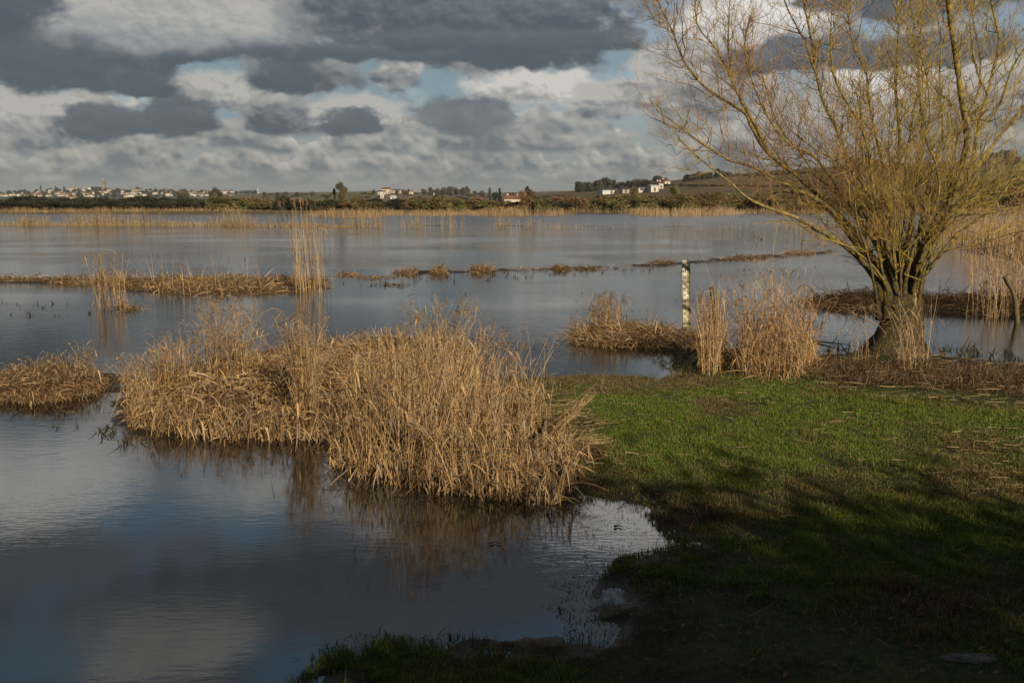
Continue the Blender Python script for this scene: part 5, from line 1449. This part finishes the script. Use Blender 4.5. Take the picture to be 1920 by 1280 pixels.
# farm buildings
def flat_at(px, Y): x = at(px, 380, Y)[0]; return np.array([x, Y, 0.35])
p_ = flat_at(963, 520); k_ = 520 / F
fh = house('farmhouse', p_, 31 * k_, 8, 3.3, 2.0, -.12, 'white farmhouse with red tiled roof and two chimneys beyond the lake', 'house', None, chim=2)
fh.scale = (1, 1, 1.0)
p_ = flat_at(893, 560); house('bungalow', p_, 26 * k_, 8, 2.6, 1.5, .05, 'low white bungalow left of the white farmhouse', 'house', None, chim=0)
for (px_, py_, w_, d_, h_, hr_, rz, wl, rf, lb) in (
    (724, 363, 15, 11, 5.0, 2.2, .1, M_CREAM, M_ROOF, 'cream two storey house on the middle skyline right of the tallest bare tree'),
    (716, 364.5, 14, 10, 3, 1.2, .1, M_PALE, M_SLATE, 'low pale shed attached left of the cream skyline house'),
    (744, 362, 18, 10, 3.2, 1.4, -.1, M_CREAM, M_ROOF, 'long low cream house on the middle skyline'),
    (716, 372, 6, 7, 3.2, 1.5, .2, M_WALL, M_PALE, 'bright white hut below the skyline houses'),
    (738, 374, 10, 7, 2.6, .8, 0, M_PALE, M_PALE, 'pale green flat shed right of the bright white hut'),
    (769, 364, 9, 9, 3, 2.0, .3, M_CREAM, M_ROOF, 'house with an orange red roof on the middle hill'),
    (815, 366, 6, 8, 4, 1.5, .2, M_WALL, M_ROOF, 'small white house under the grey tree clumps')):
    q = hz_mid(px_, py_); house('house', q, px_h(q, w_), d_, h_, hr_, rz, lb, 'house', None, wall=wl, roof=rf, chim=0 if hr_ < 1.5 else 1)
q = hz_rt(1135, 363.5); house('barn', q, px_h(q, 24), 9, 2.4, 1.0, .35, 'long pale shed with brown roof edge on the hill below the copse', 'barn', None, wall=M_PALE, roof=M_SLATE, chim=0, win=False)
q = hz_rt(1170, 361.5); house('shed', q, px_h(q, 13), 7, 2.2, 1.5, .2, 'small dark roofed shed between the two pale barns', 'shed', None, wall=M_WALLG, roof=M_SLATE, chim=0, win=False)
q = hz_rt(1206, 359.5); house('barn', q, px_h(q, 24), 9, 2.3, .5, .1, 'low white barn with a dark open left end', 'barn', None, wall=M_PALE, roof=M_SLATE, chim=0, win=True, door=False)
q = hz_rt(1224, 358.5); house('barn', q, px_h(q, 14), 9, 3.0, .4, .1, 'brightest white box shaped barn on the hill', 'barn', None, wall=M_WALL, roof=M_PALE, chim=0, win=False)
q = hz_rt(1235, 353.5); house('house', q, px_h(q, 8), 9, 3.2, 1.2, .2, 'white house with dark red roof just above the white box barn', 'house', None, chim=2)
q = hz_rt(1246, 347.5); house('house', q, px_h(q, 11), 9, 2.8, 1.4, .3, 'topmost white farmhouse of the hill farm', 'house', None, chim=1)

# unseen hedge added behind the camera, its top shaped to shade the foreground
M_SHADE_HEDGE = blade_mat('shade_hedge_leaves', 0.6, 0.1, 0.2, 4.0)
def hedge():
    n = 140000
    x = rng.uniform(-1.5, 23, n); y = rng.normal(-5.2, .7, n)
    top = np.where(x > 5.6, 5.62 - .15 * (x - 5.6), 5.62 - .42 * (5.6 - x)) + 0.16 * (fnoise(x, x * 0, .5, 3, 3) - .5) * 2 + .08 * (fnoise(x, x * 0, 2.5, 2, 8) - .5) * 2
    z = rng.random(n) ** .8 * top
    z += (z > top * .8) * rng.normal(0, .26, n)
    Pc = np.stack([x, y, z], 1)
    d = unit(rng.normal(0, 1, (n, 3))) * rng.uniform(.06, .14, (n, 1))
    wd = unit(rng.normal(0, 1, (n, 3))) * .05
    V, Qf = ribbons(np.stack([Pc - d, Pc, Pc + d], 1), np.stack([wd * .3, wd, wd * .1], 1))
    acc = Acc(); acc.add(V, [Qf], np.repeat(np.array([.05, .07, .025]) * rng.uniform(.5, 1.4, (n, 1)), 6, axis=0))
    root = empty('hedge', (13, -5.2, 0)); meta(root, 'unseen dark hedge added behind the viewer to throw the foreground shade', 'hedge')
    o = obj('crown', acc.mesh('crown', M_SHADE_HEDGE), root); o.location = (-13, 5.2, 0)
    acc = Acc(); t = np.linspace(0, 1, 5)
    P_ = np.array([np.stack([xx + rng.normal(0, .1, 5), -5.2 + rng.normal(0, .06, 5), t * 2.6], 1) for xx in np.arange(-1, 23, .8)])
    V, Qf = tubes(P_, np.full(P_.shape[:2], .06), 6); acc.add(V, [Qf]); o = obj('stems', acc.mesh('stems', M_DARKWOOD), root); o.location = (-13, 5.2, 0)
hedge()

# ------------------------------------------------------------------ gauge post
M_ENAM = None
def enamel():
    m, b, p, out = material('gauge_enamel')
    ps = pos(b); _, _, z = b.sep(ps)
    n = b.noise(ps, 25.0, 5.0, .65)
    wet = b.rng(b.m('ADD', z, b.m('MULTIPLY', b.m('SUBTRACT', n, .5), .12)), .50, .56, 1.0, 0.0)
    c = b.mix(b.rng(n, .5, .8, 0, .2), (0.80, 0.78, 0.62), (0.60, 0.57, 0.38))
    c = b.mix(b.m('MULTIPLY', wet, b.rng(n, .3, .6, .35, .75)), c, (0.34, 0.33, 0.17))
    b.put(p.inputs['Base Color'], c); p.inputs['Roughness'].default_value = .4
    return m
M_ENAM = enamel()
M_INK = plain_mat('black_paint', (0.03, 0.03, 0.035), .5, .1)
M_YEL = plain_mat('yellow_green_edge', (0.42, 0.46, 0.06), .6, .25, 20.0)
M_POST = plain_mat('weathered_post', (0.17, 0.125, 0.08), .85, .35, 30.0, c2=(0.09, 0.085, 0.035), bump=.003, bscale=80)
GB = gp(1286, 624)
gr = empty('water_gauge', (GB[0], GB[1], 0.0)); meta(gr, 'white numbered water level gauge board fixed to a wooden post', 'gauge')
gr.rotation_euler = (0, R(-2.6), R(16))
GHT = 1.25
a = Acc(); box(a, (0, 0, (GHT + .0) / 2 + .46 - .5), (.108, .016, GHT)); bd = obj('board', a.mesh('board', M_ENAM), gr)
a = Acc(); box(a, (.0565, -.003, GHT / 2 - .04), (.006, .026, GHT - .002)); obj('board_edge', a.mesh('board_edge', M_YEL), bd)
a = Acc(); box(a, (.055, .062, GHT / 2 - .28), (.085, .10, GHT + .35)); po = obj('post', a.mesh('post', M_POST), gr)
TOPZ = GHT - .04
for i, txt in enumerate(['34', '33', '32', '31', '30', '29', '28', '27', '26', '25', '24']):
    z = TOPZ - .075 - i * .10 - .05
    if z < .12: break
    cu = bpy.data.curves.new('num', 'FONT'); cu.body = txt; cu.size = .062; cu.extrude = .0008; cu.align_x = 'CENTER'
    to = bpy.data.objects.new('tmp', cu); C.objects.link(to)
    me = bpy.data.meshes.new_from_object(to); bpy.data.objects.remove(to)
    me.materials.clear(); me.materials.append(M_INK)
    nm_ = obj('number', me, bd, (-.021, -.0105, z + .025)); nm_.rotation_euler = (R(90), 0, 0)
a = Acc()
nT = 0
for i in range(118):
    z = TOPZ - .012 - i * .01
    if z < .05: break
    k5 = i % 10
    w_ = .040 if k5 == 0 else (.030 if k5 == 5 else .018)
    if i % 2 == 0 or k5 == 5:
        box(a, (.052 - w_ / 2, -.0092, z), (w_, .0016, .0065))
    if k5 < 5:                                           # upright of the E pattern
        box(a, (.0335, -.0094, z - .005), (.005, .0012, .0105))
obj('scale_marks', a.mesh('scale_marks', M_INK), bd)

# ------------------------------------------------------------------ posts, driftwood, debris
def stick(name, pts, r0, r1, label, cat, mat=None, k=7, group=None):
    P_ = crom(np.array(pts), 12)
    o_ = P_[0].copy()
    V, Qf = tubes((P_ - o_)[None], np.linspace(r0, r1, 12)[None] * (1 + .08 * rng.normal(0, 1, (1, 12))), k)
    acc = Acc(); acc.add(V, [Qf])
    # close both ends
    acc.F.setdefault(3, [])
    for e_, c_ in ((0, 0), (11, 11)):
        acc.add([P_[c_] - o_], [])
        ids = np.arange(k) + e_ * k
        acc.F[3].append(np.array([(ids[i], ids[(i + 1) % k], acc.n - 1) for i in range(k)]))
    ob = obj(name, acc.mesh(name, mat or M_DARKWOOD, smooth=True), None, o_)
    meta(ob, label, cat, group); return ob
Yp = gp(1905, 606)[1]
stick('leaning_post', [at(1908, 620, Yp), at(1906, 590, Yp), at(1902, 555, Yp + .05), at(1884, 518, Yp + .1)], .048, .04, 'rough grey leaning wooden post in the water at the right edge', 'post', M_POST)
g_ = gp(1338, 672)
stick('stake', [at(1340, 680, g_[1]), at(1338, 600, g_[1]), at(1334, 538, g_[1])], .036, .03, 'dark broken stake hidden among the reeds right of the gauge', 'stake')
def drift(px0, py0, px1, py1, lb, r=.014, up=.04):
    a_, b_ = gp(px0, py0), gp(px1, py1)
    m_ = (a_ + b_) / 2 + np.array([0, rng.normal(0, .04), 0])
    a_[2] = .01; b_[2] = up; m_[2] = .004 + up * .5
    stick('driftwood', [a_, m_, b_], r, r * .4, lb, 'driftwood')
drift(1525, 641, 1590, 652, 'thin dark branch floating left of the willow trunk', .014, .05)
drift(1560, 645, 1585, 624, 'upright twig of driftwood left of the willow trunk', .008, .2)
drift(1755, 672, 1862, 684, 'long dark floating branch right of the willow trunk', .02, .05)
drift(1800, 678, 1818, 652, 'forked twig sticking up right of the willow trunk', .009, .2)
drift(1225, 650, 1312, 684, 'straight pale reed stalk lying across the dark gap left of the reeds', .006, .12)
drift(918, 1021, 940, 1022, 'small dark chip floating on the near water', .005, .01)
drift(1152, 989, 1168, 990, 'brown twig floating in the bright shallow puddle', .007, .01)
drift(1420, 1246, 1506, 1250, 'pale stick lying on the mud at the bottom', .006, .03)
drift(1385, 903, 1470, 893, 'long pale reed straw lying on the turf in the middle', .004, .05)
drift(1905, 888, 1800, 880, 'long curved straw lying on the turf at the right edge', .004, .05)

# emergent weeds and floating scraps in the shallows
def weeds():
    acc = Acc()
    spots = []
    def sp(poly, n, L0, L1, tuft=5):
        pl = wpoly(poly); q = scatter(pl, n)
        q = q[gz(q[:, 0], q[:, 1]) < .02]
        for c_ in q:
            k = rng.integers(2, tuft + 2); spots.append((c_ + rng.normal(0, .025, (k, 2)), L0, L1))
    sp([(1020, 960), (1160, 945), (1260, 985), (1290, 1020), (1200, 1050), (1100, 1080), (1040, 1020)], 330, .004, .014, 8)
    sp([(1040, 1080), (1160, 1060), (1170, 1190), (1060, 1215), (1030, 1150)], 150, .005, .022, 8)
    sp([(570, 1215), (700, 1190), (900, 1195), (980, 1215), (760, 1225), (600, 1280)], 60, .01, .04, 6)
    sp([(900, 712), (1240, 700), (1260, 722), (1000, 722)], 120, .012, .03, 5)
    sp([(0, 566), (260, 570), (260, 590), (0, 595)], 22, .03, .10, 5)
    sp([(620, 545), (800, 532), (960, 525), (1250, 505), (1250, 500), (900, 512), (640, 530)], 80, .04, .12, 6)
    sp([(1500, 690), (1960, 700), (1960, 660), (1760, 650), (1500, 650)], 120, .03, .14, 6)
    sp([(200, 790), (260, 830), (230, 840), (180, 810)], 14, .03, .08, 5)
    sp([(100, 795), (140, 800), (140, 806), (100, 803)], 4, .02, .05, 6)
    xy = np.concatenate([s_[0] for s_ in spots]); L = np.concatenate([rng.uniform(s_[1], s_[2], len(s_[0])) for s_ in spots])
    M = len(xy); a = rng.uniform(0, 6.28, M); t = np.array([0, .5, 1.0]); ln = rng.uniform(.2, 2.2, M)
    P_ = np.stack([xy[:, 0:1] + (np.cos(a) * L * ln)[:, None] * t, xy[:, 1:2] + (np.sin(a) * L * ln)[:, None] * t, -.004 + L[:, None] * (t * 1.3 - .5 * t ** 2 * np.clip(ln, 0, 1.4)[:, None])], -1)
    W = np.stack([-np.sin(a), np.cos(a), 0 * a], 1)[:, None, :] * (L * .07 + .001)[:, None, None] * np.array([1, .9, .2])[None, :, None]
    V, Qf = ribbons(P_, W)
    acc.add(V, [Qf], np.repeat(np.array([.07, .065, .025]) * rng.uniform(.4, 1.6, (M, 1)), 6, axis=0))
    o = obj('water_weeds', acc.mesh('water_weeds', M_GRASS)); meta(o, 'drowned weeds and scraps poking through the shallow water', 'weeds', kind='stuff')
weeds()
# bunch of broken reeds leaning right out of the front clump
def fan(name, lb, px, py, z0, tips, n, r=.003):
    b0 = gp(px, py); root = empty(name, b0); meta(root, lb, 'reeds')
    P_ = []
    for i in range(n):
        tx, ty = random.choice(tips)
        st = b0 + np.array([random.uniform(-.08, .08), random.uniform(-.1, .1), z0])
        e_ = at(tx + random.uniform(-26, 20), ty + random.uniform(-14, 16), b0[1] + random.uniform(-.5, .3))
        f_ = random.uniform(.55, 1.0); e_ = st + (e_ - st) * f_
        m_ = (st + e_) / 2 + np.array([0, 0, random.uniform(0, .06)])
        e_[2] = max(e_[2], .05)
        P_.append(crom([st, m_, e_], 6) - b0)
    V, Qf = tubes(np.array(P_), np.full((n, 6), r) * np.linspace(1.2, .4, 6), 3)
    acc = Acc(); acc.add(V, [Qf], np.repeat(straw_cols(n, -.1), 18, axis=0)); obj('stems', acc.mesh('stems', M_REED), root)
    Pn = np.array(P_) + b0
    i_ = rng.integers(0, n, n * 3); Lp, Wp = leaf_batch(Pn[i_, rng.integers(2, 6, n * 3)], rng.uniform(.05, .2, n * 3), rng.uniform(.3, 1, n * 3), w=.003)
    V, Qf = ribbons(Lp, Wp); acc = Acc(); acc.add(V - b0, [Qf], np.repeat(straw_cols(n * 3, -.1), 10, axis=0)); obj('leaves', acc.mesh('leaves', M_REED), root)
fan('broken_reeds', 'fan of broken reeds leaning right over the turf from the front clump', 1010, 850, .06, [(1130, 715), (1110, 735), (1090, 760)], 90)
fan('broken_reeds', 'flattened reed bunch lying on the turf right of the front clump', 1020, 862, .04, [(1150, 835), (1135, 822), (1145, 845), (1140, 838)], 170, .0032)
fan('broken_reeds', 'single long pale reed stalk leaning right above the front clump', 992, 790, .05, [(1048, 625)], 1, .0035)
# pale flat stone at the bottom right corner
def stone():
    c_ = gp(1820, 1275); c_[2] = float(gz(np.array([c_[0]]), np.array([c_[1]]))[0])
    bm = bmesh.new(); bmesh.ops.create_icosphere(bm, subdivisions=4, radius=1)
    for v in bm.verts:
        n_ = mnoise.noise(v.co * 2.3) * .18 + mnoise.noise(v.co * 6) * .05
        v.co *= 1 + n_; v.co.x *= .14; v.co.y *= .045; v.co.z *= .014
    me = bpy.data.meshes.new('stone'); bm.to_mesh(me); bm.free()
    for p_ in me.polygons: p_.use_smooth = True
    me.materials.append(plain_mat('pale_stone', (0.20, 0.19, 0.17), .8, .5, 14.0, bump=.004, bscale=50))
    o = obj('stone', me, None, c_); meta(o, 'pale flat stone in the turf at the bottom right corner', 'stone')
stone()

# ------------------------------------------------------------------ air
def haze():
    a = Acc()
    top = 120.0
    box(a, (0, 3450, (top - 1.6) / 2 - .0), (8200, 7700, top + 1.6))
    hm = bpy.data.materials.new('haze_air'); hm.use_nodes = True
    t = hm.node_tree; t.nodes.clear()
    out = t.nodes.new('ShaderNodeOutputMaterial')
    pv = t.nodes.new('ShaderNodeVolumePrincipled')
    pv.inputs['Color'].default_value = (0.72, 0.80, 0.88, 1)
    pv.inputs['Density'].default_value = 0.00010
    pv.inputs['Anisotropy'].default_value = 0.0
    t.links.new(pv.outputs[0], out.inputs['Volume'])
    hm.cycles.homogeneous_volume = True
    me = a.mesh('haze', hm)
    o = obj('haze', me); meta(o, kind='stuff')
haze()
